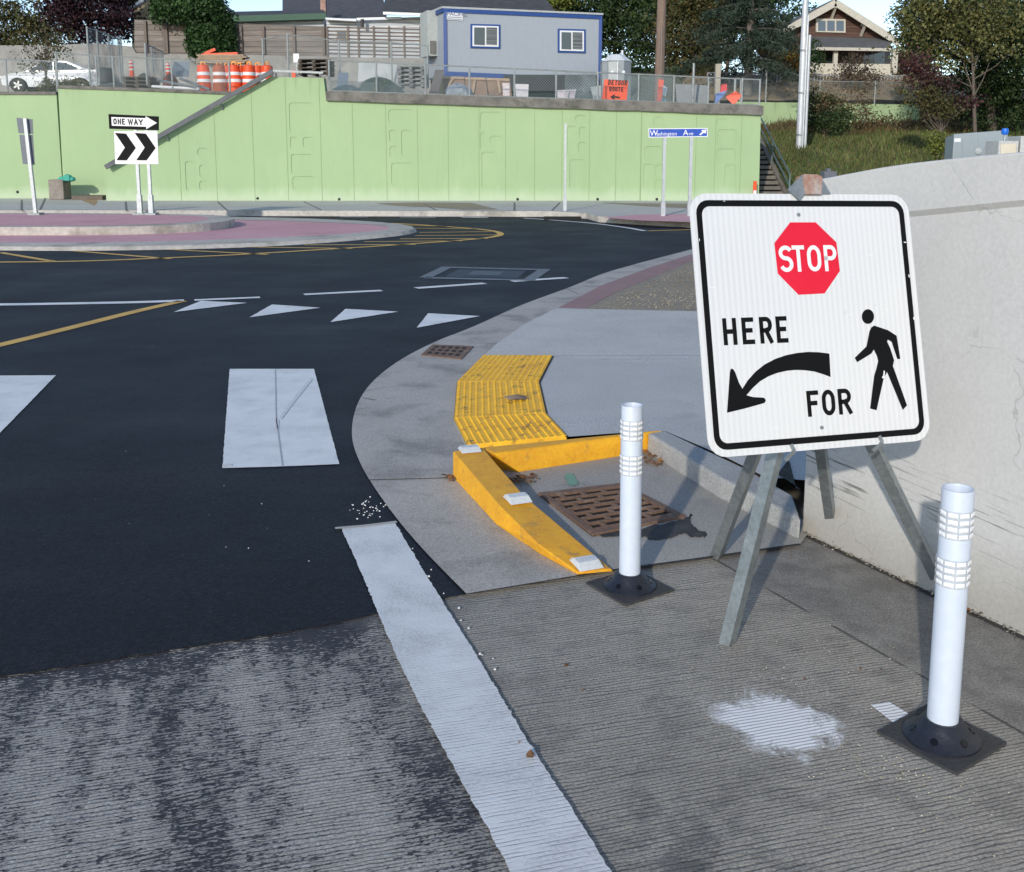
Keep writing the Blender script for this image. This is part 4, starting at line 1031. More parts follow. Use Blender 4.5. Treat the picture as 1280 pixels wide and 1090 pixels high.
# backs of two small signs at the left edge
bL = G(45,268.5,zt_); YL = bL.y
ls_ = thing('road_sign', bL, 'pair of grey sign backs on a leaning post at the left edge of the island', 'road sign')
tl_ = V(31.5,148,YL); MB().beam(bL, Vector((tl_.x, YL, tl_.z)), .07, .07, up=(0,1,0)).build('post', SP, ls_)
MB().box(bL+Vector((0,0,.02)), (.26,.26,.05)).build('base_plate', GALVD, ls_)
for q in ([(20.5,147),(40.5,149),(41.5,167.5),(23,166.5)], [(24,168.5),(41,168.5),(43.5,206),(28.5,205)]):
    P = [V(x, y, YL+.05) for x, y in q]; MB().prism(P, (0,.01,0)).build('sign_back', SGREY, ls_)
# bare post on the far walk
bp = G(706,263.5,.14); bt_ = thing('bare_post', bp, 'slim bare galvanised post without a sign on the far sidewalk', 'post')
MB().box((bp.x, bp.y, (bp.z+topz(154, bp.y))/2), (.055,.055, topz(154, bp.y)-bp.z)).build('post', SP, bt_)
MB().box((bp.x, bp.y, bp.z+.18), (.085,.085,.36)).build('sleeve', SP, bt_)
# street name sign
w1 = G(828.5,270,.14); w2 = G(861.5,270,.14); YW = w1.y
st = thing('street_name_sign', (w1+w2)/2, 'blue Washington Ave street name sign with a white arrow on two posts', 'street sign')
for b_, pt in ((w1, 172), (w2, 172)):
    MB().box((b_.x, YW, (b_.z+topz(166, YW))/2), (.07,.07, topz(166, YW)-b_.z)).build('post', SP, st)
    MB().box((b_.x, YW, b_.z+.15), (.10,.10,.3)).build('sleeve', SP, st)
Yq = YW-.045
P, d = plate(None, [(810.5,160.5),(884.5,160),(884.8,171),(811,172)], Yq)
bd = MB().prism(P, d).build('panel', WSIGN, st)
P = [V(x, y, Yq-.002) for x, y in [(811.5,161.5),(883.5,161),(883.8,170),(812,171)]]; MB().flat(P).build('blue_field', BLUE, bd)
c_ = V(812.3,169.6,Yq-.004); fw = frame(c_, V(884,168.8,Yq-.004)-c_, (0,0,1)); u_ = (V(884,169,Yq)-V(812,169,Yq)).length/72
tm = MB()
vs, fs = text_mesh('W', 9.6*u_, fw, .001, .0015); tm.add(vs, fs)
f2_ = lambda x, z, off=0: fw(x+8.6*u_, z, off); vs, fs = text_mesh('ashington', 6.6*u_, f2_, .001, .0); tm.add(vs, fs)
f3_ = lambda x, z, off=0: fw(x+41.5*u_, z, off); vs, fs = text_mesh('A', 9.6*u_, f3_, .001, .0015); tm.add(vs, fs)
f4_ = lambda x, z, off=0: fw(x+48.3*u_, z, off); vs, fs = text_mesh('ve', 6.6*u_, f4_, .001, .0); tm.add(vs, fs)
tm.build('lettering', WSIGN, bd)
ar = MB(); ar.flat([fw(x*u_, z*u_, .001) for x, z in ((61.5,.9),(65.6,4.2),(63.8,5.9),(70.6,7.0),(69.6,1.6),(67.6,3.0),(63.3,-.2))]); ar.build('arrow', WSIGN, bd)

# =================================================================== GREEN RETAINING WALL
YW1 = 32.6; DPT = .022
gw = thing('green_wall', V(540,250,YW1), 'long pale green painted retaining wall with recessed rectangles below the fence', 'wall')
outline = [(133,251),(130.5,213),(137,208.5),(338,96),(404.5,97.5),(408,125),(951,143.5),(948,262)]
ol = [V(x, y, YW1) for x, y in outline]; ol[0].z = ol[-1].z = .06
rects = [(361,128.5,392,166),(362.5,171.5,371,185.5),(378.5,171.5,393,185),(363.5,192.7,393,217.5),(365.5,220.5,395,238),
 (485.5,137,515,155),(486.5,162.5,495,177),(487,183,496.5,196.5),(501.5,162.5,514.5,195),(489,203.5,516,232),
 (600,140,628,162.5),(600,166,608,187),(612,170,627,181),(602,190,621,236),
 (719,144,732,152),(709,157.5,720,194),(724,159,733,173),(723,178,733,191),(712,199.5,732,238),
 (817,146,829,160),(806,183,827,201),(804.5,205,816.5,237.5),(819,206,829,222),(819,224.5,828,236),
 (896,148.5,909,158),(897,162,920,182),(896.5,186,919,202.5),(906,206,919,236),
 (231,201.5,245,239),(249,206,261,222),(246.5,185.5,261,195),(249,226,261,238)]
holes = []
for x0, y0, x1, y1 in rects:
    a = V(x0, y0, YW1); c = V(x1, y1, YW1); r = min(.09, (c.x-a.x)*.3)
    hw, hh_ = (c.x-a.x)/2, (a.z-c.z)/2; mx_, mz_ = (a.x+c.x)/2, (a.z+c.z)/2
    holes.append([Vector((mx_+x, YW1, mz_+z)) for x, z in rrect(2*hw, 2*hh_, r, 3)])
allp = [ol]+holes; tri = tessellate_polygon(allp); flatp = [p for l in allp for p in l]
fm = MB(); fm.add(flatp, [tuple(t) for t in tri])
for h in holes:
    n_ = len(h); fm.add(h+[p+Vector((0,DPT,0)) for p in h], [(i, (i+1) % n_, (i+1) % n_+n_, i+n_) for i in range(n_)])
    fm.flat([p+Vector((0,DPT,0)) for p in h])
n_ = len(ol); fm.add(ol+[p+Vector((0,.4,0)) for p in ol], [(i, (i+1) % n_, (i+1) % n_+n_, i+n_) for i in range(n_)])
fm.build('wall_face', GREEN, gw)
xr = V(948,250,YW1).x
MB().box((xr-.2, YW1+4.4, 1.6), (.4, 8.0, 3.1)).build('return_wall', GREEN, gw)
JG = plain('joint_green', (.25,.34,.165), .9)
for bx_ in (227,272,319,361,403,443,484,523,561,599,632,668,702,736,769,800,868,892,924):
    X = V(bx_, 250, YW1).x; ytop = 126+(bx_-408)*.033 if bx_ > 405 else (97 if bx_ > 338 else 96+(338-bx_)*.585)
    zt = V(bx_, ytop, YW1).z-.02
    MB().box((X, YW1-.001, (zt+.1)/2+.0), (.03 if bx_ == 800 else .013, .012, zt-.1)).build('joint', JG, gw)
for wx, wy in ((322,249),(424,250),(647,250),(747,250),(821,250),(186,248)):
    p = V(wx, wy-1, YW1); MB().tube(p+Vector((0,-.004,0)), p+Vector((0,.05,0)), .045, n=12).build('weep_hole', DARK, gw)
cpm = MB(); e0, e1 = V(408.5,126,YW1), V(953,144,YW1); h_ = .29
n_ = 24; b_ = []; t_ = []
for i in range(n_+1):
    p = e0+(e1-e0)*(i/n_); j = random.uniform(-.012,.012)
    b_.append(p+Vector((0,-.12,j))); t_.append(p+Vector((0,-.12+random.uniform(-.01,.01),h_+j)))
cpm.add(b_+t_+[p+Vector((0,.55,0)) for p in b_]+[p+Vector((0,.55,0)) for p in t_], [f for i in range(n_) for f in ((i,i+1,i+n_+2,i+n_+1), (i+n_+1,i+n_+2,i+3*(n_+1)+1,i+3*(n_+1)), (i,i+2*(n_+1),i+2*(n_+1)+1,i+1))]+[(0,n_+1,3*(n_+1),2*(n_+1)), (n_,2*n_+1,4*n_+3,3*n_+2)])
cpm.build('coping', COPE, gw)
# rear wall to the left
YW0 = 34.4
for q, lab in (([(-330,246.5),(-330,117.5),(70.5,118.5),(79,247)], 'lower pale green wall at the far left behind the leaning sign'), ([(80,247.5),(72.5,110.5),(180,114),(302,119),(302,250)], 'stained pale green wall behind the sloping grey handrail')):
    P = [V(x, y, YW0) for x, y in q]; P[0].z = P[-1].z = .06
    for p in P: p.y = YW0
    t = thing('green_wall', (P[0]+P[-1])/2, lab, 'wall')
    MB().prism(P, (0,.4,0)).build('wall_face', GREEN, t)
    MB().beam(P[1]+Vector((0,.1,.05)), P[2]+Vector((0,.1,.05)), .3, .1).build('cap', COPE, t)
    if len(q) == 5: MB().beam(P[2]+Vector((0,.1,.05)), P[3]+Vector((0,.1,.05)), .3, .1).build('cap', COPE, t)
    for wx in ((22,240),) if len(q) == 4 else ():
        p = V(*wx, YW0); MB().tube(p+Vector((0,-.004,0)), p+Vector((0,.05,0)), .05, n=10).build('weep_hole', DARK, t)
# litter bay between the walls
bx = MB(); a = V(70,224,33.9); c = V(90,249,33.9)
bx.box(((a.x+c.x)/2, 33.6, (a.z+.14)/2), (c.x-a.x, .6, a.z-.14)); 
bx.build('concrete_block', mat('dirty_block', (.20,.17,.14), .9, (.34,.30,.26), 3, .9, .3, 20), bevel=.02, label='brown stained concrete block standing against the green wall', category='block')
tb_ = MB(); a = V(83,221,33.6)
for i in range(7): tb_.lathe([(0,-.05),(.16,-.02),(.12,.07),(0,.11)], 7, (a.x+random.uniform(-.15,.3), 33.5+random.uniform(-.1,.1), a.z-.04+random.uniform(-.08,.05)))
tb_.build('tarpaulin', plain('teal_tarp', (.05,.35,.26), .5), label='crumpled teal tarpaulin lying on the stained concrete block', category='tarpaulin')
bk2 = MB(); a = V(94,241,33.4); c = V(132,241,33.4); bk2.box(((a.x+c.x)/2, 33.5, .2), (c.x-a.x, .8, .14))
struct(bk2.build('bottom_step', mat('step_dirt', (.13,.10,.08), .95, (.2,.17,.13), 4)), 'dirty bottom step between the two green walls')
# sloping handrail
YH = YW1-.22
hr = thing('handrail', V(235,150,YH), 'thick grey handrail climbing the slanted top of the green wall', 'handrail')
MB().beam(V(132,209,YH), V(341,89,YH), .10, .14, up=(0,0,1)).build('rail', mat('rail_grey', (.07,.08,.09), .6, (.11,.12,.13), 4, .8, .1, 30), hr)
for q in ((207,167.5,211,176),(275,128,279,137),(160,194,163,200)):
    MB().beam(V(q[0], q[1], YH), V(q[2], q[3], YW1), .05, .05, up=(0,0,1)).build('bracket', GALVD, hr)
MB().beam(V(341,88.5,YH), V(404,91,YH), .05, .06).build('top_rail', GALVD, hr)
for x in (345, 372, 400): MB().beam(V(x, 88.5+(x-341)*.04, YW1+.05), V(x, 97.5, YW1+.05), .04, .04, up=(0,1,0)).build('post', GALVD, hr)

# =================================================================== FENCES ON THE WALLS
FP = mat('fence_post', (.36,.38,.37), .55, (.24,.26,.26), 10, .8, .1, 30, metal=.4)
def run(t, pts, m=CHAIN, rails=(1,), r=.03, rr_=.022, pmat=FP, mesh=True, skip=()):
    """pts: list of (x_px, y_top, y_base, Y); posts, rails and a wire mesh sheet, each bay its own sheet"""
    B = [V(x, yb, Y) for x, yt, yb, Y in pts]; T = [Vector((b_.x, b_.y, V(x, yt, Y).z)) for b_, (x, yt, yb, Y) in zip(B, pts)]
    for i, (b_, tt) in enumerate(zip(B, T)): MB().tube(b_, tt, r, n=8).build('post', pmat, t, smooth=True)
    for i in range(len(B)-1):
        for f_ in rails: MB().tube(B[i]+(T[i]-B[i])*(f_-.02), B[i+1]+(T[i+1]-B[i+1])*(f_-.02), rr_, n=6).build('rail', pmat, t, smooth=True)
        if mesh and i not in skip:
            a, b_, c, d = B[i]+(T[i]-B[i])*.03, B[i+1]+(T[i+1]-B[i+1])*.03, T[i+1], T[i]
            o = Vector((0,-.035,-.03)); mb = MB().add([a+o, b_+o, c+o, d+o], [(0,1,2,3)])
            ob = mb.build('mesh', m, t)
cy = lambda x: 114+(x-410)*.0333
ty = lambda x: 74.5+(x-410)*.0455
xs = [412,471,532,587,643,695,747,798,842,885,927,949]
fc1 = thing('chain_link_fence', V(680,cy(680),YW1+.15), 'chain link fence standing on the dark coping of the long green wall', 'fence')
run(fc1, [(x, ty(x), cy(x)+1, YW1+.15) for x in xs], CHAIN, (.06, 1))
for a, b_, m, lab in ((785,798,SCRIM,None),(798,842,SCRIM,None),(706,745,SCRIM,None),(414,530,SCRIM2,None)):
    za_ = .95 if a > 500 else .35
    A_, B_, C_, D_ = V(a, cy(a), YW1+.22), V(b_, cy(b_), YW1+.22), V(b_, cy(b_)+(ty(b_)-cy(b_))*za_, YW1+.22), V(a, cy(a)+(ty(a)-cy(a))*za_, YW1+.22)
    MB().add([A_, B_, C_, D_], [(0,1,2,3)]).build('windscreen', m, fc1)
fc2 = thing('chain_link_fence', V(30,116,YW0+.15), 'chain link fence on the low green wall in front of the white car', 'fence')
run(fc2, [(-190,72,118,YW0+.15),(-100,72.5,118,YW0+.15),(10,73,117.5,YW0+.15),(72,76,117.5,YW0+.15)], CHAIN, (.05, 1))
fc3 = thing('chain_link_fence', V(200,110,YW0+.15), 'chain link fence on the stained green wall in front of the orange barrels', 'fence')
run(fc3, [(72.5,64.5,109.5,YW0+.15),(122,69,112,YW0+.15),(143,70,112.5,YW0+.15),(216,73,115,YW0+.15),(288,77,119,YW0+.15)], CHAIN, (.03, 1))
# tall screened panels standing in the yard
fc4 = thing('construction_fence', V(130,100,38), 'tall screened fence panels left of the orange channelizer post', 'fence')
run(fc4, [(113,33,106,36.2),(125,37,106,38),(139,42,105,40),(151,48,103,42),(154,48.5,103,42.6)], SCRIM2, (1,), .035)
fc5 = thing('construction_fence', V(190,100,38), 'tall screened fence panels right of the orange channelizer post', 'fence')
run(fc5, [(184,54,106,36.5),(192,57,105,38.5),(205,64,104,41)], SCRIM, (1,), .035)
fc6 = thing('construction_fence', V(400,90,37), 'tall galvanised fence rails behind the dark pallets beside the trailer', 'fence')
run(fc6, [(330,48,100,37),(361,42,100,36.4),(425,50,108,36.6),(490,52,110,36.6),(535,56,110,36.6)], CHAIN, (1,), .035)

# =================================================================== UPPER YARD TERRAIN
def lotz(X, Y): 
    z = 3.62 if X < -6 else 3.62-.034*(X+6)
    return z+.055*(Y-34.5)
def gridsheet(x0, x1, y0, y1, nx, ny, fz):
    mb = MB(); vs = [(x0+(x1-x0)*i/nx, y0+(y1-y0)*j/ny, fz(x0+(x1-x0)*i/nx, y0+(y1-y0)*j/ny)) for j in range(ny+1) for i in range(nx+1)]
    return mb.add(vs, [(j*(nx+1)+i, j*(nx+1)+i+1, (j+1)*(nx+1)+i+1, (j+1)*(nx+1)+i) for j in range(ny) for i in range(nx)])
DIRT = mat('yard_dirt', (.17,.15,.12), .95, (.24,.21,.17), .9, .9, .4, 15)
struct(gridsheet(-70, -8.2, 34.75, 50.6, 20, 12, lambda X, Y: lotz(X, Y)-.02).build('yard', DIRT), 'bare dirt of the construction yard behind the stained green wall')
struct(gridsheet(-8.2, xr-.02, 33.0, 50.6, 20, 12, lambda X, Y: lotz(X, Y)-.02).build('yard', DIRT), 'bare dirt of the construction yard above the green wall')
ZB = 6.35
def backz(X, Y):
    if X < -3.6: return ZB-.3
    t = max(0, min(1, (Y-46)/6)); return (lotz(min(X, 7), 46)-.05)*(1-t)+5.9*t
struct(gridsheet(-110, -3.6, 50.3, 150, 8, 8, lambda X, Y: ZB-.3).build('back_lots', mat('back_soil', (.10,.10,.06), .95, (.07,.09,.04), .5)), 'soil of the lots behind the concrete wall')
struct(gridsheet(-3.6, 8.0, 46, 150, 8, 30, backz).build('wooded_bank', MATS['back_soil']), 'bank rising behind the trailer')
HY = [(32.7,.13),(34,.75),(38,1.78),(44,2.4),(49.2,2.95)]
def hillz(X, Y):
    z = HY[-1][1]
    for (a, za_), (b_, zb_) in zip(HY, HY[1:]):
        if Y <= b_: z = za_+(zb_-za_)*max(0, (Y-a)/(b_-a)); break
    return z+.10*math.sin(X*1.3+Y*.7)*min(1, (Y-32.7)/3)+.05*math.sin(X*3.1-Y*2.2)*min(1, (Y-32.7)/3)
HILL = mat('grassy_soil', (.055,.085,.02), .95, (.10,.09,.035), 1.1, .9, .6, 12)
struct(gridsheet(8.95, 60, 32.7, 49.2, 90, 40, hillz).build('grass_bank', HILL), 'grassy bank right of the steps')
def terz(X, Y): t = max(0, min(1, (Y-49.6)/7)); return 4.15*(1-t)+5.9*t+.06*math.sin(X*2+Y)
struct(gridsheet(8.0, 70, 49.6, 150, 40, 40, terz).build('terrace', mat('dry_soil', (.34,.24,.14), .95, (.22,.18,.10), 1.2, .9, .5, 12)), 'dry brown terrace below the bungalow')
struct(MB().sheet([(8.9,36,.139),(30,36,.139),(30,32.6,.139),(8.9,32.6,.139)]).build('walk_end', FARC)) if False else None

# =================================================================== STEPS
sp_ = thing('concrete_steps', (8.4,33.4,.14), 'worn concrete steps climbing beside the right end of the green wall', 'steps')
stc = mat('step_concrete', (.20,.18,.155), .9, (.12,.11,.09), 2, .9, .3, 20)
for i in range(14):
    MB().box((8.38, 33.3+i*.34+.22, .14+i*.165+.02), (.96, .40, .12)).build('tread', stc, sp_, bevel=.01)
sb = MB().prism([(8.86,33.0,.1),(8.86,38.2,2.55),(8.86,38.2,2.2),(8.86,33.0,-.1)], (.14,0,0)); sb.build('cheek', stc, sp_)
st_ = MB().prism([(7.9,33.4,.02),(7.9,38.1,2.25),(7.9,38.1,.02)], (.96,0,0)); st_.build('riser_block', plain('riser_dark', (.05,.045,.04), .9), sp_)
hr2 = thing('handrail', (8.93,33.2,.3), 'dark green pipe handrail beside the concrete steps', 'handrail')
gp = mat('green_pipe', (.06,.10,.09), .4, (.16,.2,.19), 8, .7)
a, b_ = Vector((8.93,33.2,.95)), Vector((8.93,38.0,3.15))
for dz in (0, -.38): MB().tube(a+Vector((0,0,dz)), b_+Vector((0,0,dz)), .03, n=8).build('rail', gp, hr2, smooth=True)
MB().tube(Vector((8.93,33.2,.15)), a, .03, n=8).build('post', gp, hr2, smooth=True)
MB().tube(Vector((8.93,35.6,1.3)), a+(b_-a)*.5, .03, n=8).build('post', gp, hr2, smooth=True)
cn_ = MB(); p = V(943,236,32.35); cn_.box((p.x, 32.3, .45), (.10,.06,.62)); cn_.build('marker_board', ORP, label='small orange and white marker board at the end of the green wall', category='marker')
MB().box((p.x, 32.262, .42), (.09,.006,.10)).build('white_stripe', WHITE, bpy.data.objects['marker_board'])

# =================================================================== CONSTRUCTION YARD THINGS
def Bx(name, x0, y0, x1, y1, Y, dep, m, label, cat, group=None, tilt=None, bevel=0):
    a = V(x0, y0, Y); c = V(x1, y1, Y); mb = MB().box(((a.x+c.x)/2, Y+dep/2, (a.z+c.z)/2), (abs(c.x-a.x), dep, abs(a.z-c.z)))
    return mb.build(name, m, None, bevel=bevel, label=label, category=cat, group=group)
# barrels
def make_barrel(label):
    t = thing('traffic_barrel', (0,0,0), label, 'traffic barrel', 'orange barrels crowded behind the sloping handrail')
    MB().lathe([(0,0),(.29,0),(.29,.05),(.265,.06),(.262,.30),(.25,.31),(.25,.52),(.236,.53),(.236,.74),(.222,.75),(.215,.90),(.15,.93),(0,.94)], 20).build('drum', ORP, t, smooth=True)
    for z0_, z1_, r0_, r1_ in ((.33,.44,.2535,.2535),(.57,.68,.2395,.2395)):
        MB().lathe([(r0_,z0_),(r1_,z1_)], 20).build('white_band', WHITE, t, smooth=True)
    MB().add(*[(lambda m_: (m_.v, m_.f))(MB().box((-.07,0,.98), (.04,.05,.1)).box((.07,0,.98), (.04,.05,.1)).box((0,0,1.03), (.18,.05,.04)))][0]).build('handle', plain('amber_handle', (.85,.33,.04), .5), t)
    return t
pos_b = [(256,116.5,36.4,'leftmost orange barrel with clean white bands'),(275.5,117,36.5,'second orange barrel from the left, brown with dirt'),(294,117,36.6,'third orange barrel from the left in the front row'),(312,117,36.6,'front orange barrel partly hidden by the sloping handrail'),(284,112,37.6,'back row orange barrel seen between the second and third'),(301,112,37.7,'back row orange barrel right of the fence post'),(323,112,37.6,'back row orange barrel behind the top of the handrail'),(334,113,37.0,'rightmost orange barrel, just above the handrail')]
pb0 = None
for px, py, Y, lab in pos_b:
    p = V(px, py, Y)
    if pb0 is None: pb0 = make_barrel(lab); o = pb0; src = None
    else: o = copy_tree(pb0)
    o['label'] = lab; o.location = (p.x, Y, lotz(p.x, Y)-.0); o.scale = (.92,.92,1.0); o.rotation_euler = (random.uniform(-.03,.03), random.uniform(-.04,.04), random.uniform(-.4,.4))
for c in bpy.data.objects:
    if c.parent and c.parent.get('label', '').startswith('second orange') and c.name.startswith('drum'):
        c.data = c.data.copy(); c.data.materials[0] = mat('dirty_orange', (.50,.09,.03), .7, (.22,.09,.05), 5, .9)
# tubular channelizers
for px, yt, yb, Y, lab in ((165,75,96,38.5,'orange channelizer post with white bands standing on dark pallets'), (210.5,78,97,39.5,'slim orange and white channelizer right of the tall screens')):
    a = V(px, yt, Y); c = V(px, yb, Y); t = thing('channelizer', (c.x, Y, c.z), lab, 'traffic post'); h = a.z-c.z
    MB().lathe([(0,0),(.12,0),(.11,.03),(.085,.04),(.075,h*.9),(.03,h),(0,h)], 12, (c.x, Y, c.z)).build('tube', ORP, t, smooth=True)
    for k in (.38,.62,.82): MB().lathe([(.088,h*k),(.086,h*(k+.1))], 12, (c.x, Y, c.z)).build('white_band', WHITE, t)
# pallets stack helper
def pallets(x0, y0, x1, y1, Y, n, m, label, dep=1.0):
    a = V(x0, y0, Y); c = V(x1, y1, Y); t = thing('pallet_stack', ((a.x+c.x)/2, Y, c.z), label, 'pallets'); H = (a.z-c.z)/n
    for i in range(n):
        mb = MB(); z = c.z+i*H
        for k in range(3): mb.box((a.x+(c.x-a.x)*(.06+.44*k), Y+dep/2, z+H*.35), (.12, dep, H*.5))
        for k in range(5): mb.box(((a.x+c.x)/2+random.uniform(-.04,.04), Y+dep*(.1+.2*k), z+H*.8), ((c.x-a.x), .14, H*.25))
        mb.build('pallet', m, t)
DKW = mat('dark_wood', (.07,.055,.045), .9, (.12,.10,.08), 5, .9, .3, 25)
pallets(153,95,188,109,37, 3, DKW, 'low stack of dark pallets under the orange channelizer post')
pallets(372,73,412,94,35, 4, DKW, 'dark pallet stack at the top of the sloping green wall')
pallets(497,82,530,109,35.2, 5, mat('grey_crate', (.05,.05,.055), .7, (.35,.35,.36), 9, .9), 'tall stack of black and white crates left of the trailer')
# lumber stack with orange barrier
ls2 = thing('lumber_stack', V(275,80,39.5), 'stack of raw lumber behind the orange barrels', 'lumber')
for i in range(5):
    a = V(246+random.uniform(-3,3), 78-i*2.3, 39.5); c = V(303+random.uniform(-4,6), 79-i*2.3, 39.5); MB().box(((a.x+c.x)/2, 39.8, a.z), (c.x-a.x, .5, .055)).build('board', WOODN, ls2)
for dx in (250, 275, 298):
    a = V(dx, 80, 39.5); MB().box((a.x, 39.8, (a.z+lotz(a.x, 39.8))/2-.03), (.1,.5, a.z-lotz(a.x, 39.8))).build('bearer', WOODN, ls2)
ob = MB(); a = V(250,68,39.5); c = V(295,66,39.5); ob.beam((a.x,39.8,a.z), (c.x,39.8,c.z), .25, .09).beam((a.x+.1,39.8,a.z+.05), (a.x+.5,39.8,a.z+.22), .12, .1)
ob.build('barricade', ORP, label='orange plastic barricade lying on the lumber stack', category='barricade')
# odds and ends seen through the wire
def lump(x0, y0, x1, y1, Y, m, label, cat, name, n=26):
    a = V(x0, y0, Y); c = V(x1, y1, Y); mb = MB(); rows_ = 6; vs = []
    for j in range(rows_+1):
        ph = j/rows_*math.pi/2; 
        for i in range(n):
            t = 2*math.pi*i/n; k = 1+.16*math.sin(3*t+x0)+.1*math.sin(5*t+j)
            vs.append(((a.x+c.x)/2+math.cos(t)*math.cos(ph)*(c.x-a.x)/2*k, Y+.4+math.sin(t)*math.cos(ph)*.6*k, c.z+(a.z-c.z)*math.sin(ph)*(1+.1*math.sin(4*t))))
    return mb.add(vs, [(j*n+i, j*n+(i+1) % n, (j+1)*n+(i+1) % n, (j+1)*n+i) for j in range(rows_) for i in range(n)]).build(name, m, label=label, category=cat)
lump(440,97,500,121,33.9, plain('green_tarp', (.045,.075,.06), .6), 'dark green tarpaulin heap behind the left end of the fence', 'tarpaulin', 'tarpaulin')
lump(412,106,455,120,33.7, plain('blue_green_sheet', (.07,.11,.12), .5), 'bluish plastic sheet heap beside the first fence post', 'plastic sheet', 'plastic_sheet')
lump(556,104,590,119,34.2, plain('grey_dome', (.28,.31,.34), .5), 'rounded grey plastic cover in front of the plywood forms', 'cover', 'plastic_cover')
t = thing('plywood_form', V(597,120,35.2), 'brown plywood formwork panels leaning before the trailer', 'formwork')
for i, (x0, x1) in enumerate(((556,583),(584,610),(611,640))):
    P = [V(x0, 119, 35.2), V(x1, 120, 35.2), V(x1-3, 97.5+i*1.2, 35.6), V(x0-3, 97+i, 35.6)]; MB().prism(P, (0,.04,0)).build('panel', mat('plywood', (.26,.18,.13), .8, (.19,.13,.10), 3, .8), t)
    MB().beam(P[3]+Vector((0,-.05,0)), P[2]+Vector((0,-.05,0)), .07, .08).build('batten', WOODN, t)
    MB().beam(P[0]+(P[3]-P[0])*.1+Vector((.5*i*.4,-.05,0)), P[2]+(P[3]-P[2])*.5+Vector((0,-.05,0)), .07, .06, up=(0,1,0)).build('batten', WOODN, t)
P = [V(536,117,34.6), V(548,117,34.6), V(555,87,35.0), V(544,87,35.0)]
MB().prism(P, (0,.06,0)).build('plank', plain('dark_plank', (.11,.10,.10), .8), label='dark plank leaning upright at the trailer corner', category='plank')
def leaner(quad, Y, m, label, cat='road sign', name='stored_sign', group=None, back=.3):
    P = [V(x, y, Y) for x, y in quad]; P[0].y += back; P[1].y += back
    return MB().prism(P, (0,.02,0)).build(name, m, label=label, category=cat, group=group)
leaner([(628,103),(637,103),(637,125),(629,125)], 34.0, mat('pink_board', (.52,.40,.38), .7, (.7,.68,.66), 14, .9), 'narrow pinkish striped board behind the fence', 'board', 'board')
leaner([(644,104),(661,104.5),(660,125),(645,125)], 34.0, mat('white_board', (.62,.60,.60), .7, (.5,.46,.45), 12, .8), 'white board with faint marks standing behind the fence', 'board', 'board')
leaner([(697,112),(721,111),(717,129),(697,128)], 33.9, mat('white_red_board', (.60,.58,.58), .7, (.55,.25,.22), 6, .5), 'tilted white and red board left of the DETOUR sign', 'board', 'board')
leaner([(739,108),(752,106),(752,128),(742,127)], 34.3, plain('pale_case', (.36,.39,.38), .6), 'pale grey panel just left of the DETOUR sign', 'board', 'board')
dt = leaner([(755.5,99),(785.5,101),(783,128),(752,126.5)], 33.7, ORANGE, 'orange DETOUR sign with a black left arrow behind the fence', back=0)
c_ = V(753.5,127,33.68); frd = frame(c_, V(783.5,128.3,33.68)-c_, V(756,99,33.68)-V(752.5,126.5,33.68)); sd_ = (V(783,128,33.7)-V(752,126.5,33.7)).length; 
lt2 = MB(); lt = MB(); letters(lt2, 'DETOUR', .12*sd_, .67*sd_, .88*sd_, .88*sd_, .027, frd, None, .004); letters(lt, 'ROUTE', .2*sd_, .42*sd_, .76*sd_, .60*sd_, .025, frd, None, .004)
o = lt.build('lettering', BLACK); o.parent = dt; o3 = lt2.build('lettering', BLACK); o3.parent = dt
o2 = MB().flat([frd(u*sd_, v_*sd_, .004) for u, v_ in ((.27,.2),(.45,.32),(.43,.24),(.66,.22),(.66,.16),(.43,.17),(.45,.09))]).build('arrow', BLACK); o2.parent = dt
for q in (o, o2, o3): del q['_w']
leaner([(823,99),(830,100),(826,131),(821,130)], 33.6, ORANGE, 'orange sign turned almost edge on behind the fence', back=0)
leaner([(831,106),(836,109),(832,121),(828,118)], 33.9, WHITE, 'small white board right of the edge on orange sign', 'board', 'board')
leaner([(827,122),(834,122),(833,129),(826,129)], 33.8, plain('teal_board', (.16,.45,.44), .6), 'small teal board low behind the fence', 'board', 'board')
pp_ = leaner([(897,106),(911,104),(909,114),(895,119)], 33.9, plain('red_panel', (.75,.09,.08), .5), 'red and blue panel leaning right of the timber post', 'board', 'board')
P = [V(x, y, 33.88) for x, y in ((895,117),(908.5,113),(904,121),(893,131))]; o = MB().prism(P, (0,.02,0)).build('blue_half', plain('blue_panel', (.16,.25,.55), .5)); o.parent = pp_; del o['_w']
leaner([(908,121),(920,113.5),(928,119),(917,132)], 33.7, ORANGE, 'orange diamond sign lying tilted near the fence end', back=.1)
leaner([(846,104),(888,106),(886,130),(846,128)], 34.8, plain('grey_tarp', (.24,.25,.25), .8), 'large grey sheet hanging behind the fence left of the timber post', 'plastic sheet', 'plastic_sheet')
p = V(896,131,34.0); q = V(896,80,34.0); MB().box((p.x, 34.0, (p.z+q.z)/2), (.16,.16,q.z-p.z)).build('timber_post', mat('pale_timber', (.40,.36,.29), .8, (.3,.27,.22), 6), label='pale square timber post rising above the fence', category='post')
for x0_, x1_, y_, lab in ((918,924,112,'upright galvanised pipe near the right end of the fence'), (866,869,93,'thin pipe standing behind the right part of the fence')):
    p = V(x0_, 131, 34.2); q = V(x0_, y_-14, 34.2); MB().tube((p.x, 34.2, p.z), (p.x, 34.2, q.z), .04, n=8).build('pipe', FP, label=lab, category='pipe')
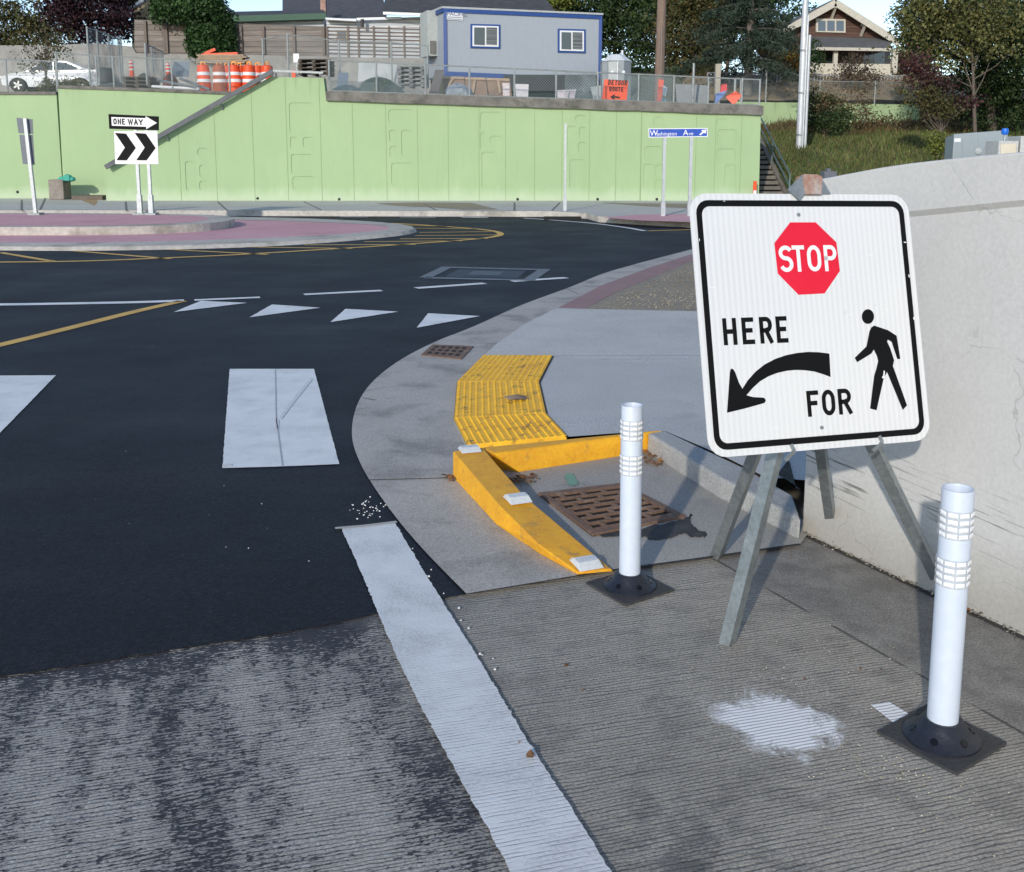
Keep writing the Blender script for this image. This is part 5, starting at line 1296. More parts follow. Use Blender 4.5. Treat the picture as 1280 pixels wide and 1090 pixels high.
# white panel and bin and junk on the left
leaner([(214,76),(234,76),(236,96),(214,96)], 40, plain('steel_blue_board', (.16,.20,.24), .6), 'steel blue board behind the left fence', 'board', 'board')
tt = MB(); a = V(133,84,39); c = V(133,103,39); tt.lathe([(0,0),(.26,0),(.28,(a.z-c.z)*.7),(.2,(a.z-c.z)*.95),(0,(a.z-c.z))], 14, (c.x, 39, c.z)); tt.build('bin', plain('bin_dark', (.05,.055,.06), .6), smooth=True, label='dark round topped bin behind the tall screens', category='bin')
for (x0, y0, x1, y1, lab) in ((190,108,250,111,'long white pipe lying behind the left fence'), (196,100,246,110,'grey pipe lying askew behind the left fence'), (225,98,262,112,'thin grey pole sloping down beside the barrels')):
    a, c = V(x0, y0, 36.2), V(x1, y1, 35.9); MB().tube(a, c, .045, n=8).build('pipe', WHITE if 'white' in lab else SGREY, label=lab, category='pipe')
lump(200,92,216,108,37.5, plain('rust_heap', (.22,.07,.05), .8), 'small heap of reddish scrap beside the dark pallets', 'scrap', 'scrap_heap')
lump(166,92,186,112,39.5, plain('grey_heap', (.13,.14,.13), .8), 'grey covered heap behind the dark pallets', 'scrap', 'covered_heap')
tt = thing('notice_sign', V(370,92,36), 'small white notice on a post above the slanted green wall', 'notice')
a, c = V(366.5,67,36), V(374,78,36); MB().box(((a.x+c.x)/2,36,(a.z+c.z)/2), (c.x-a.x,.02,a.z-c.z)).build('plate', WHITE, tt)
a, c = V(371,78,36.03), V(371,96,36.03); MB().box((a.x,36.03,(a.z+c.z)/2), (.05,.04,a.z-c.z+.3)).build('post', FP, tt)
a = V(366,88,36); c = V(370,98,36); MB().box(((a.x+c.x)/2,35.9,(a.z+c.z)/2), (.12,.06,a.z-c.z)).build('tape_board', ORP, label='small orange board under the white notice', category='board')
leaner([(421,90),(434,90),(434,110),(421,110)], 34.5, plain('blue_frame', (.12,.16,.21), .6), 'blue grey frame standing behind the first fence bay', 'board', 'board')
leaner([(447,76),(497,80),(496,104),(447,104)], 36.8, mat('white_sheeting', (.55,.56,.56), .7, (.38,.40,.40), 2, .9), 'large pale plastic sheeting behind the dark green heap', 'plastic sheet', 'plastic_sheet')

# =================================================================== PARKED CAR
def make_car(px_rear, px_front, py_wheel, Y):
    """sedan facing left (-X), side view; local x along the car from nose to tail"""
    a, c = V(px_front, py_wheel, Y), V(px_rear, py_wheel, Y); Lc = 4.6; k = 1
    t = thing('parked_car', ((a.x+c.x)/2, Y, a.z), 'white sedan parked behind the chain link fence at the far left', 'car')
    ox = (a.x+c.x)/2-Lc/2; oz = a.z
    prof = [(0.05,.32),(0,.55),(.08,.72),(.35,.83),(1.15,.95),(1.95,1.36),(2.5,1.46),(3.1,1.42),(3.95,1.08),(4.45,1.03),(4.58,.92),(4.6,.5),(4.5,.30)]
    under = [(4.15,.28),(4.08,.48),(3.9,.62),(3.68,.68),(3.46,.62),(3.28,.48),(3.2,.27),(1.3,.25),(1.22,.48),(1.04,.62),(.82,.68),(.6,.62),(.44,.48),(.38,.28)]
    P = prof+under
    bm_ = MB(); ww = .9
    def wid(x, z): return ww*(1-.16*max(0, (z-.9)/.55))*(1-.12*(abs(x-2.3)/2.3)**3)
    L_ = [Vector((ox+x, Y-wid(x, z), oz+z)) for x, z in P]; Rr = [Vector((ox+x, Y+wid(x, z), oz+z)) for x, z in P]
    n = len(P); tri = tessellate_polygon([[Vector((x, z, 0)) for x, z in P]])
    bm_.add(L_+Rr, [tuple(f) for f in tri]+[tuple(i+n for i in reversed(f)) for f in tri]+[(i, (i+1) % n, (i+1) % n+n, i+n) for i in range(n)])
    bm_.build('body', mat('car_white', (.62,.64,.66), .22, (.6,.62,.64), 2, .3, 0), t, bevel=.03, segs=2)
    for q in ([(1.32,1.0),(1.98,1.31),(2.42,1.38),(2.45,1.02)], [(2.52,1.02),(2.50,1.38),(3.05,1.35),(3.62,1.10),(3.5,1.05)]):
        MB().prism([Vector((ox+x, Y-wid(x, z)-.012, oz+z)) for x, z in q], (0,.02,0)).build('side_window', GLASS, t)
    MB().prism([Vector((ox+1.25, Y-.7, oz+1.03)), Vector((ox+1.25, Y+.7, oz+1.03)), Vector((ox+1.9, Y+.62, oz+1.365)), Vector((ox+1.9, Y-.62, oz+1.365))], (-.02,0,.02)).build('windscreen', GLASS, t)
    for wx in (.82, 3.68):
        for sy in (-1, 1):
            w_ = MB().tube((ox+wx, Y+sy*.89, oz+.33), (ox+wx, Y+sy*.67, oz+.33), .33, n=24).build('wheel', plain('tyre', (.02,.02,.02), .8), t)
            rim = MB()
            for k2 in range(5):
                an = 2*math.pi*k2/5; rim.beam((ox+wx, Y+sy*.895, oz+.33), (ox+wx+.2*math.cos(an), Y+sy*.895, oz+.33+.2*math.sin(an)), .02, .07, up=(0,1,0) if False else (math.cos(an+1.57),0,math.sin(an+1.57)))
            rim.build('rim', plain('alloy', (.45,.46,.47), .35, .6), w_)
    MB().box((ox+.12, Y-.78, oz+.68), (.26,.1,.12)).build('headlight', plain('headlight', (.6,.62,.65), .15), t)
    MB().box((ox+4.5, Y-.76, oz+.84), (.2,.12,.14)).build('tail_light', plain('tail_light', (.5,.02,.02), .3), t)
    MB().box((ox+1.45, Y-.98, oz+1.04), (.18,.12,.12)).build('wing_mirror', MATS['car_white'], t, bevel=.02)
make_car(130, 17, 117, 49)

# =================================================================== OFFICE TRAILER
A_ = V(555.5,93,40.5); B_ = V(751,101,42.0); At = V(555.5,11.5,40.5); Bt = V(751,20,42.0); A_.x = At.x = V(555.5,55,40.5).x; B_.x = Bt.x = V(751,60,42).x
Cb = V(531,90,43.3); Ct = Vector((Cb.x, Cb.y, At.z+.05)); Cb.z = A_.z; Db = B_+(Cb-A_); Dt = Vector((Db.x, Db.y, Bt.z+.05))
tr = thing('office_trailer', (A_+B_)/2, 'grey site office trailer with dark blue trim and two windows', 'trailer')
TG = mat('trailer_siding', (.33,.365,.405), .5, (.315,.35,.39), .6, .5, .0, 10, stretch=(1,1,.4), grain=.05)
TB = plain('trailer_blue', (.015,.06,.24), .5)
MB().hexa([A_, B_, Db, Cb], [At, Bt, Dt, Ct]).build('shell', TG, tr)
ex = (B_-A_).normalized(); ny = Vector((ex.y, -ex.x, 0)).normalized()
if ny.y > 0: ny = -ny
def trq(px, py, off=.02):
    return PL(px, py, A_, Vector((ny.x, ny.y, 0)))+ny*off
def strip(x0, y0, x1, y1, h, m, name, off=.02, par=tr):
    a, c = trq(x0, y0, off), trq(x1, y1, off); MB().beam(a, c, .04, h).build(name, m, par)
strip(553,12.5,752,21.5,.16,TB,'roof_trim',.03); strip(555,92.5,751,101,.2,TB,'base_trim',.03)
for x, y0, y1 in ((556.5,12,93),(750,20.5,100.5)):
    a, c = trq(x, y0, .02), trq(x, y1, .02); MB().box(((a.x+c.x)/2, (a.y+c.y)/2, (a.z+c.z)/2), (.13,.05,a.z-c.z)).build('corner_trim', TB, tr)
MB().beam(At+Vector((-.05,.0,-.03)), Ct+Vector((-.05,0,-.03)), .05, .16).build('roof_trim', TB, tr)
MB().hexa([At+Vector((-.08,-.08,.03)), Bt+Vector((.08,-.08,.03)), Dt+Vector((.08,.05,.03)), Ct+Vector((-.08,.05,.03))], [At+Vector((-.08,-.08,.10)), Bt+Vector((.08,-.08,.10)), Dt+Vector((.08,.05,.14)), Ct+Vector((-.08,.05,.14))]).build('roof', plain('trailer_roof', (.40,.42,.43), .6), tr)
BL_ = m_boards('window_blinds', (.13,.15,.16), (.22,.24,.24), .07, 2, .25)
for x0, y0, x1, y1 in ((588,30,625,61), (697,36,731.5,66.5)):
    q = [(x0,y0),(x1,y0+.9),(x1,y1),(x0,y1-.9)]
    wn_ = MB().prism([trq(x, y, .05) for x, y in q], -ny*.05).build('window', TB, tr)
    def ins(d): return [(x0+d,y0+d),(x1-d,y0+.9+d),(x1-d,y1-d),(x0+d,y1-.9-d)]
    MB().prism([trq(x, y, .07) for x, y in ins(2.2)], -ny*.02).build('frame', WHITE, wn_)
    i3 = ins(4.2); xm = (x0+x1)/2
    for s_ in (0, 1):
        xa_, xb_ = (x0+4.2, xm-.9) if s_ == 0 else (xm+.9, x1-4.2)
        MB().prism([trq(x, y, .078) for x, y in ((xa_,y0+4.4),(xb_,y0+4.8),(xb_,y1-4.3),(xa_,y1-4.9))], -ny*.01).build('pane', BL_ if s_ else plain('dark_blind', (.09,.11,.115), .3), wn_)
q = [(557.5,14),(578.5,15.3),(578.3,26),(557.5,24.7)]
lb = MB().prism([trq(x, y, .04) for x, y in q], -ny*.01).build('company_label', WHITE, tr)
c_ = trq(558.3,19.2,.045); f_l = frame(c_, ex, (0,0,1)); vs, fs = text_mesh('PACIFIC', .19, f_l, .001, .006, 1.15); MB().add(vs, fs).build('lettering', plain('label_ink', (.2,.22,.3), .5), lb)
tmb = MB()
for y in (21.3, 23.6): tmb.beam(trq(559,y,.046), trq(577,y+.9,.046), .002, .028)
tmb.build('small_print', MATS['label_ink'], lb)
# wall air conditioner on the left end
ea = (Cb-A_).normalized(); en = Vector((ea.y, -ea.x, 0)).normalized()
if en.x > 0: en = -en
c_ = A_+(Cb-A_)*.52+en*.2; 
ac = MB().hexa([c_-ea*.55-en*.2+Vector((0,0,z_)) for z_ in (.78,)]+[c_+ea*.55-en*.2+Vector((0,0,.78)), c_+ea*.55+en*.2+Vector((0,0,.78)), c_-ea*.55+en*.2+Vector((0,0,.78))], [c_-ea*.55-en*.2+Vector((0,0,2.5)), c_+ea*.55-en*.2+Vector((0,0,2.5)), c_+ea*.55+en*.2+Vector((0,0,2.5)), c_-ea*.55+en*.2+Vector((0,0,2.5))])
aco = ac.build('air_conditioner', plain('ac_beige', (.40,.43,.41), .6), tr)
p = c_-ea*.56; MB().box((p.x-.02, p.y-.01, p.z+1.1), (.28,.03,.5)).build('grille', plain('grille_dark', (.10,.095,.09), .6), aco)
MB().box(((A_.x+B_.x)/2, 41.8, A_.z-.28), ((B_.x-A_.x)*.95, 1.6, .62)).build('skirting', plain('skirting_dark', (.035,.04,.045), .9), tr)

# =================================================================== PORTABLE TOILET
a = V(753,70,39.2); c = V(790,120,39.2); cxp = (a.x+c.x)/2; wdt = c.x-a.x; zb = lotz(cxp, 39.5); zt = V(770,76,39.2).z
pt = thing('portable_toilet', (cxp,39.7,zb), 'grey portable toilet with a white domed roof beside the trailer', 'portable toilet')
hw = wdt/2*.96; foot_ = [(cxp-hw,39.45),(cxp-hw*.45,39.12),(cxp+hw*.45,39.12),(cxp+hw,39.45),(cxp+hw,40.3),(cxp-hw,40.3)]
PG = mat('toilet_grey', (.24,.27,.285), .55, (.32,.35,.36), 3, .8, .05, 20)
MB().hexa([Vector((x,y,zb)) for x, y in foot_], [Vector((x,y,zt)) for x, y in foot_]).build('cabin', PG, pt, bevel=.02)
MB().box((cxp-.17,39.10,(zb+zt)/2), (.34,.03,(zt-zb)*.93)).build('door', plain('toilet_door', (.42,.44,.44), .5), pt)
MB().box((cxp,39.095,(zb+zt)/2), (.03,.03,(zt-zb)*.95)).build('door_jamb', WHITE, pt)
for dx in (-.2, .22): MB().tube((cxp+dx,39.08,zt-.42), (cxp+dx,39.11,zt-.42), .06, n=12).build('emblem', WHITE, pt)
cc_ = Vector((cxp,39.7,0)); ro = [Vector((cc_.x+(x-cc_.x)*1.06, cc_.y+(y-cc_.y)*1.06, zt)) for x, y in foot_]; ri = [Vector((cc_.x+(x-cc_.x)*.45, cc_.y+(y-cc_.y)*.45, zt+.26)) for x, y in foot_]
MB().hexa(ro, ri).build('roof', plain('toilet_roof', (.62,.65,.66), .4), pt, bevel=.02)
MB().tube((cxp+.25,39.9,zt+.15), (cxp+.25,39.9,zt+.45), .04, n=8).build('vent_pipe', WHITE, pt)

# =================================================================== POLES
p = V(824,100,41); q = V(829,-45,41); up_ = thing('utility_pole', (p.x,41,lotz(p.x,41)), 'brown wooden utility pole rising between the toilet and the trees', 'utility pole')
MB().tube((p.x,41,lotz(p.x,41)-.1), (p.x+.05,41,q.z), .20, .165, n=14).build('pole', POLEW, up_, smooth=True)
MB().box((p.x+.03,40.78,lotz(p.x,41)+1.6), (.03,.02,2.4)).build('ground_wire_cover', plain('wire_cover', (.22,.2,.18), .7), up_)
p = G(1000,187,1.78); YP = p.y; YP = 38.0; p = V(1000,187,YP)
lp = thing('steel_pole', (p.x,YP,p.z), 'tall pale steel pole with two conduits strapped to it on the grass bank', 'pole')
MB().tube((p.x-.03,YP,p.z-.2), (p.x-.03,YP,V(998,-60,YP).z), .13, .105, n=16).build('pole', mat('pole_steel', (.56,.58,.60), .45, (.46,.48,.50), 2, .8, .05, 20, metal=.2, stretch=(1,1,.2)), lp, smooth=True)
MB().tube((p.x+.16,YP-.06,p.z-.2), (p.x+.16,YP-.06,V(1005,44,YP).z), .055, n=10).build('conduit', MATS['pole_steel'], lp, smooth=True)
MB().tube((p.x+.05,YP-.15,p.z-.2), (p.x+.05,YP-.15,V(1002,20,YP).z), .03, n=8).build('conduit', MATS['pole_steel'], lp, smooth=True)
for z_ in (.5,2.0,3.5): MB().tube((p.x-.0,YP-.0,p.z+z_), (p.x,YP,p.z+z_+.06), .16, n=14).build('strap', GALVD, lp)

# =================================================================== BACK WALLS, WOODEN FENCES, HOUSES
YB = 50.0
bw = MB(); P = [V(x, y, YB) for x, y in ((-320,60),(75,56),(120,54),(165,58),(170,66.5),(538,73))]
ps = [Vector((P[0].x,YB,3.8))]+P+[Vector((P[-1].x,YB,3.8))]
bw.prism(ps, (0,.3,0)).build('concrete_wall', CONCB, label='old stained concrete retaining wall behind the construction yard', category='wall')
wf = thing('wooden_fence', V(290,66,YB+.1), 'brown board fence with close horizontal boards above the old concrete wall', 'fence')
a, b_ = V(168,66,YB+.12), V(409,70.5,YB+.12)
P = [a, b_, Vector((b_.x,b_.y,V(409,33,YB).z)), V(405,33,YB+.12), V(240,27,YB+.12), V(168,24.5,YB+.12)]
MB().prism([P[0],P[1],P[2],P[4],P[5]], (0,.05,0)).build('boards', FENCEW, wf)
for x in (183,206,209,238,302,330,368,405):
    pb_, pt2 = V(x, 68, YB+.02), V(x, 26 if x < 300 else 33, YB+.02); MB().box((pb_.x, YB+.06, (pb_.z+pt2.z)/2), (.12,.12,pt2.z-pb_.z)).build('post', plain('fence_post_wood', (.16,.13,.11), .9), wf)
ws = thing('slat_fence', V(470,72,YB+.1), 'open slatted rail fence in front of the white sided building', 'fence')
for k in range(8):
    y = 35+k*4.7; MB().beam(V(409, y-1, YB+.1), V(534, y+2.0, YB+.1), .03, .07).build('rail', MATS['fence_post_wood'], ws)
for x in (410,436,449,468,487,506,526): 
    a, b_ = V(x, 72, YB+.05), V(x, 33, YB+.05); MB().box((a.x, YB+.03, (a.z+b_.z)/2), (.10,.1,b_.z-a.z)).build('post', MATS['fence_post_wood'], ws)
SIDW = m_boards('white_siding', (.50,.52,.54), (.56,.58,.60), .14, 2, .15)
SHN = mat('dark_shingles', (.045,.048,.052), .9, (.075,.08,.085), 2.5, .9, .5, 14)
SHG = mat('grey_shingles', (.12,.12,.12), .9, (.085,.085,.088), 3, .9, .5, 14)
def wallq(par, name, quad, Y, dep, m):
    return MB().prism([V(x, y, Y) for x, y in quad], (0,dep,0)).build(name, m, par)
# tan gable house
h1_ = thing('house', V(230,60,60), 'tan gabled house mostly hidden by ivy at upper left', 'house')
wallq(h1_, 'wall', [(165,70),(165,14),(224,-22),(290,18),(290,70)], 58, 6, plain('tan_wall', (.42,.34,.22), .8))
for q in ([(158,15),(224,-26)], [(224,-26),(288,18)]):
    MB().beam(V(*q[0],57.4), V(*q[1],57.4), .5, .16).build('barge_board', WHITE, h1_)
    a, b_ = V(*q[0],60.8), V(*q[1],60.8); MB().beam(a+Vector((0,0,.1)), b_+Vector((0,0,.1)), 7.4, .12).build('roof', SHG, h1_)
# green roofed building
h2_ = thing('building', V(350,60,56), 'white building with a dark green roof edge behind the board fence', 'building')
wallq(h2_, 'wall', [(283,72),(283,26),(405,23),(405,72)], 56, 6, SIDW)
MB().beam(V(272,24.5,55.6), V(408,20.5,55.6), .3, .30).build('fascia', plain('green_fascia', (.025,.085,.05), .6), h2_)
MB().add([V(272,23.5,55.5), V(408,19.5,55.5), V(404,12,61), V(268,15,61)], [(0,1,2,3)]).build('roof', SHN, h2_)
# dark shingle roof building + chimney
h3_ = thing('building', V(420,40,66), 'building with a broad dark grey shingle roof and a brick chimney', 'building')
MB().add([V(353,22,62), V(484,24,62), V(476,-20,70), V(353,-20,70)], [(0,1,2,3)]).build('roof', mat('blue_grey_shingles', (.085,.09,.105), .9, (.05,.053,.06), 4, .9, .6, 20), h3_)
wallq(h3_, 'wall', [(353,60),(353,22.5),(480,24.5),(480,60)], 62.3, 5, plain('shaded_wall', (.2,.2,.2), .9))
MB().box((V(404.5,10,61).x,61,V(404.5,10,61).z), (.30,.4,.95)).build('chimney', m_brick('chimney_brick', (.25,.11,.08),(.33,.2,.16),(.3,.3,.28),.2,.07), h3_)
# white sided low building with gutters, roof dark
h4_ = thing('building', V(470,60,56), 'white sided building with a black roof left of the trailer', 'building')
wallq(h4_, 'wall', [(408,76),(408,25),(560,20),(560,76)], 55.5, 6, SIDW)
MB().add([V(478,19,54.8), V(700,22,54.8), V(668,-22,62), V(484,-22,62)], [(0,1,2,3)]).build('roof', SHN, h4_)
MB().beam(V(479,16.5,54.7), V(530,18.5,54.7), .12, .14).build('gutter', WHITE, h4_)
MB().beam(V(446,24,55.2), V(502,22.5,55.2), .12, .12).build('gutter', WHITE, h4_)
MB().beam(V(408,24,55.2), V(446,26,55.2), .5, .1).build('eave', WHITE, h4_)
wi_ = wallq(h4_, 'window', [(420,50),(420,38),(434,38),(434,50)], 55.42, .05, plain('window_trim', (.4,.36,.3), .7)); o = MB().prism([V(x, y, 55.40) for x, y in ((421.5,49),(421.5,39),(432.5,39),(432.5,49))], (0,.02,0)).build('pane', GLASS, wi_)
MB().tube((V(453,24,55).x,55,V(453,24,55).z), (V(453,30,55).x,55,V(453,34,55).z), .09, n=8).build('vent', plain('vent_dark', (.05,.05,.05), .7), h4_)

# =================================================================== BUNGALOW
YHs = 58.0
hs = thing('house', V(1060,105,YHs), 'brown shingled bungalow with a broad gable and a cream porch', 'house')
BRN = m_boards('brown_shingle_siding', (.085,.042,.028), (.115,.06,.042), .16, 2, .15)
TRIM = plain('cream_trim', (.50,.47,.39), .7); CRM = mat('cream_wall', (.58,.54,.43), .8, (.5,.46,.37), 2, .6)
pk_ = V(1044,3,YHs); le = V(972,41,YHs); re = V(1124,54,YHs)
wallq(hs, 'gable_wall', [(1000,62),(984,40),(1044,8),(1112,50),(1112,62)], YHs+.6, 8, BRN)
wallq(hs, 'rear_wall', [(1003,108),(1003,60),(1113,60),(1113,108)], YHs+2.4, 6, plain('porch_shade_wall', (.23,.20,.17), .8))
for q in ((V(975,42,YHs), V(1044.5,3.5,YHs)), (V(1044.5,3.5,YHs), V(1125,54.5,YHs))):
    MB().beam(q[0], q[1], .10, .36, up=(0,0,1)).build('barge_board', TRIM, hs)
    d_ = Vector((0,4.6,.18)); MB().beam(q[0]+d_, q[1]+d_, 9.0, .14).build('roof', SHG, hs)
MB().hexa([V(1001,60,YHs-.9), V(1114,62,YHs-.9), V(1113,50,YHs+.7), V(1003,47,YHs+.7)], [V(1001,58.5,YHs-.9), V(1114,60.5,YHs-.9), V(1113,47,YHs+.7), V(1003,44.5,YHs+.7)]).build('porch_roof', SHG, hs)
MB().beam(V(1001,60.5,YHs-1.0), V(1114,62.2,YHs-1.0), .06, .16).build('porch_fascia', TRIM, hs)
for x in (1016.5, 1043, 1117):
    a, b_ = V(x, 92, YHs-.6), V(x, 61, YHs-.6); MB().box((a.x, YHs-.6, (a.z+b_.z)/2), (.22 if x != 1117 else .3,.22,b_.z-a.z)).build('porch_post', TRIM, hs)
wallq(hs, 'porch_wall', [(1005,108),(1005,79),(1113,80),(1113,108)], YHs-.7, .2, CRM)
wf_ = wallq(hs, 'attic_window', [(1020,40),(1020,23),(1057,24),(1057,41)], YHs+.5, .12, TRIM)
for i in range(3): MB().prism([V(x, y, YHs+.49) for x, y in ((1022.7+i*11.4,38.5),(1022.7+i*11.4,25.8),(1032+i*11.4,26),(1032+i*11.4,38.8))], (0,.02,0)).build('pane', plain('attic_pane', (.10,.13,.16), .12), wf_)
for x0, x1, y0, y1 in ((1018,1026,64,78),(1032,1041,65,78),(1054,1064,66,79),(1079,1105,64,80)):
    w2_ = wallq(hs, 'window', [(x0-1,y1),(x0-1,y0),(x1+1,y0),(x1+1,y1)], YHs+2.3, .1, TRIM); MB().prism([V(x, y, YHs+2.28) for x, y in ((x0,y1),(x0,y0+1),(x1,y0+1),(x1,y1))], (0,.02,0)).build('pane', GLASS, w2_)
for x, y in ((1040,12),(1077,33),(1004,27)):
    a = V(x, y, YHs+.55); MB().beam(a+Vector((0,.05,-.5)), a+Vector((.05,-.5,.1)), .12, .12).beam(a+Vector((0,0,.05)), a+Vector((.03,-.55,.08)), .12, .14).build('knee_brace', TRIM, hs)
a = V(1068,2,63); MB().box((a.x,63,a.z), (.6,.6,1.4)).build('chimney', MATS['chimney_brick'], hs) if False else None
# picket balustrade in front of the bungalow
def picket(x0, x1, yt, yb, Y, lab, m, step=.16):
    t = thing('picket_fence', V((x0+x1)/2, yb, Y), lab, 'fence'); a, b_ = V(x0, yb, Y), V(x1, yb+1, Y); h = V(x0, yt, Y).z-a.z; n = min(95, int((b_.x-a.x)/step))
    for f_ in (.12,.92): MB().beam(a+Vector((0,.03,h*f_)), b_+Vector((0,.03,h*f_)), .04, .08).build('rail', m, t)
    for i in range(n+1):
        p = a+(b_-a)*(i/n); MB().box((p.x, p.y, p.z+h/2), (.06,.02,h)).build('picket', m, t)
GPK = plain('grey_picket', (.30,.31,.31), .8)
picket(1006,1128,92.5,106,55,'grey picket fence in front of the bungalow porch',GPK)
picket(884,975,90,104,54,'grey picket fence under the big cedar',GPK)
# low green wall, with fence
YG = 49.4
P = [V(x, y, YG) for x, y in ((920,127),(1150,131))]; lw = thing('green_wall', V(1040,145,YG), 'low green wall at the top of the grass bank', 'wall')
MB().prism([Vector((P[0].x,YG,2.4)), P[0], P[1], Vector((P[1].x,YG,2.4))], (0,.3,0)).build('wall_face', GREEN, lw)
fc7 = thing('chain_link_fence', V(1040,127,YG+.2), 'chain link fence on the low green wall below the bungalow', 'fence')
run(fc7, [(925,98,128,YG+.2),(957,82,128,YG+.2),(1024,101,129,YG+.2),(1093,102,130,YG+.2),(1145,103,131,YG+.2)], CHAIN, (1,), .035)

# =================================================================== CABINETS BEHIND THE NEAR WALL
CAB = mat('cabinet_grey', (.30,.345,.36), .5, (.27,.31,.33), 1, .6, .0, 30, grain=.05)
Yc = 11.5
uc = thing('utility_cabinet', V(1225,300,Yc), 'large grey utility cabinet with a sloping lid behind the concrete wall', 'cabinet')
P = [V(1192.5,167.5,Yc), V(1260,162.5,Yc), V(1266,210,Yc), V(1192.5,210,Yc)]
lo_ = [Vector((P[0].x,Yc,.1)), Vector((P[2].x,Yc,.1)), Vector((P[2].x+.5,Yc+1.1,.1)), Vector((P[0].x*(Yc+1.1)/Yc-.10,Yc+1.1,.1))]
hi_ = [P[0], Vector((P[1].x,Yc,P[1].z)), Vector((P[1].x+.5,Yc+1.1,P[1].z-.02)), Vector((P[0].x*(Yc+1.1)/Yc-.10,Yc+1.1,P[0].z-.02))]
MB().hexa(lo_, hi_).build('housing', CAB, uc, bevel=.008)
MB().prism([V(1193,173,Yc-.008), V(1201,172.8,Yc-.008), V(1201,177.5,Yc-.008), V(1193,177.8,Yc-.008)], (0,.006,0)).build('data_plate', WHITE, uc)
MB().prism([V(1203,174,Yc-.006), V(1219,173,Yc-.006), V(1219,210,Yc-.006), V(1203,210,Yc-.006)], (0,.008,0)).build('door', CAB, uc, bevel=.003)
MB().prism([V(1223,173,Yc-.006), V(1244,172,Yc-.006), V(1244,210,Yc-.006), V(1223,210,Yc-.006)], (0,.008,0)).build('door', CAB, uc, bevel=.003)
MB().tube(V(1223,189,Yc-.02), V(1223,189,Yc), .035, n=16).build('handle', GALVD, uc)
MB().prism([V(1232,184,Yc-.012), V(1244,183.5,Yc-.012), V(1244,192,Yc-.012), V(1232,193,Yc-.012)], (0,.01,0)).build('vent_opening', BLACK, uc)
Ym = 10.6
mp = thing('meter_pedestal', V(1260,300,Ym), 'small pale metal pedestal with a cream panel in front of the grey cabinet', 'cabinet')
a, c = V(1249,176,Ym), V(1272,200,Ym); MB().box(((a.x+c.x)/2,Ym+.15,(a.z+.1)/2), (c.x-a.x,.3,a.z-.1)).build('housing', mat('pale_metal', (.50,.50,.48), .45, (.4,.4,.39), 4, .6, .04, 30), mp, bevel=.006)
MB().prism([V(1251,180.5,Ym-.006), V(1270,179.5,Ym-.006), V(1270,200,Ym-.006), V(1251,200,Ym-.006)], (0,.006,0)).build('panel', plain('cream_panel', (.62,.55,.42), .5), mp)
a = V(1264.5,176,Ym); MB().tube((a.x,Ym+.15,a.z), (a.x,Ym+.15,V(1264,168,Ym).z), .012, n=8).build('stem', GALV, mp)
a = V(1265,164,Ym); MB().lathe([(0,.035),(.03,.03),(.038,0),(.028,-.03),(0,-.035)], 14, (a.x,Ym+.15,a.z)).build('blue_cap', plain('cap_blue', (.01,.14,.62), .4), mp, smooth=True)
a, c = V(1276.5,170,Ym), V(1300,200,Ym); MB().box(((a.x+c.x)/2,Ym+.15,(a.z+.1)/2), (c.x-a.x,.3,a.z-.1)).build('meter_pedestal', MATS['pale_metal'], bevel=.006, label='pale metal cabinet cut off by the right edge of the photo', category='cabinet')
a, c = V(1028,214,17), V(1043,226,17); t = thing('pedestal_box', ((a.x+c.x)/2,17,.1), 'little dark grey pedestal box peeking above the end of the concrete wall', 'cabinet')
MB().box(((a.x+c.x)/2,17,(a.z+.1)/2), (c.x-a.x,.25,a.z-.1)).build('housing', plain('box_grey', (.12,.13,.15), .6), t, bevel=.006)
MB().box(((a.x+c.x)/2-.01,17,a.z+.02), (.06,.1,.05)).build('hasp', MATS['box_grey'], t)
struct(MB().sheet([(2.2,4.4,-.004),(30,14,-.004),(30,32.6,-.004),(9,32.6,-.004),(9,12,-.004)]).build('side_street', FARC), 'pavement behind the concrete wall') if False else None

# =================================================================== VEGETATION
def leaf_mesh(P, S, sx=1.0, flat=0.0):
    """numpy: one bent quad per point"""
    n = len(P); a = RNG.normal(size=(n,3)); a /= np.linalg.norm(a, axis=1)[:,None]
    if flat: a[:,2] *= (1-flat); a /= np.linalg.norm(a, axis=1)[:,None]
    b = RNG.normal(size=(n,3)); b -= (a*b).sum(1)[:,None]*a; b /= np.linalg.norm(b, axis=1)[:,None]
    S = S[:,None]; A = a*S; B = b*S*sx
    V_ = np.stack([P-A*.5, P+B*.32, P+A*.5, P-B*.32], 1).reshape(-1, 3)
    F_ = (np.arange(n)[:,None]*4+np.arange(4)[None,:])
    return V_, F_
def np_obj(name, V_, F_, m, parent=None, **t):
    me = bpy.data.meshes.new(name); off = np.array(parent['_w'] if parent else (0,0,0))
    V_ = V_-off; k = F_.shape[1]
    me.vertices.add(len(V_)); me.vertices.foreach_set('co', V_.astype(np.float32).ravel())
    me.loops.add(F_.size); me.loops.foreach_set('vertex_index', F_.astype(np.int32).ravel())
    me.polygons.add(len(F_)); me.polygons.foreach_set('loop_start', np.arange(0, F_.size, k, dtype=np.int32)); me.polygons.foreach_set('loop_total', np.full(len(F_), k, dtype=np.int32))
    me.materials.append(m); me.update(calc_edges=True)
    o = bpy.data.objects.new(name, me); COL.objects.link(o)
    if parent: o.parent = parent
    o['_w'] = [float(q) for q in off]
    for kk in ('label','category','group','kind'):
        if t.get(kk): o[kk] = t[kk]
    return o
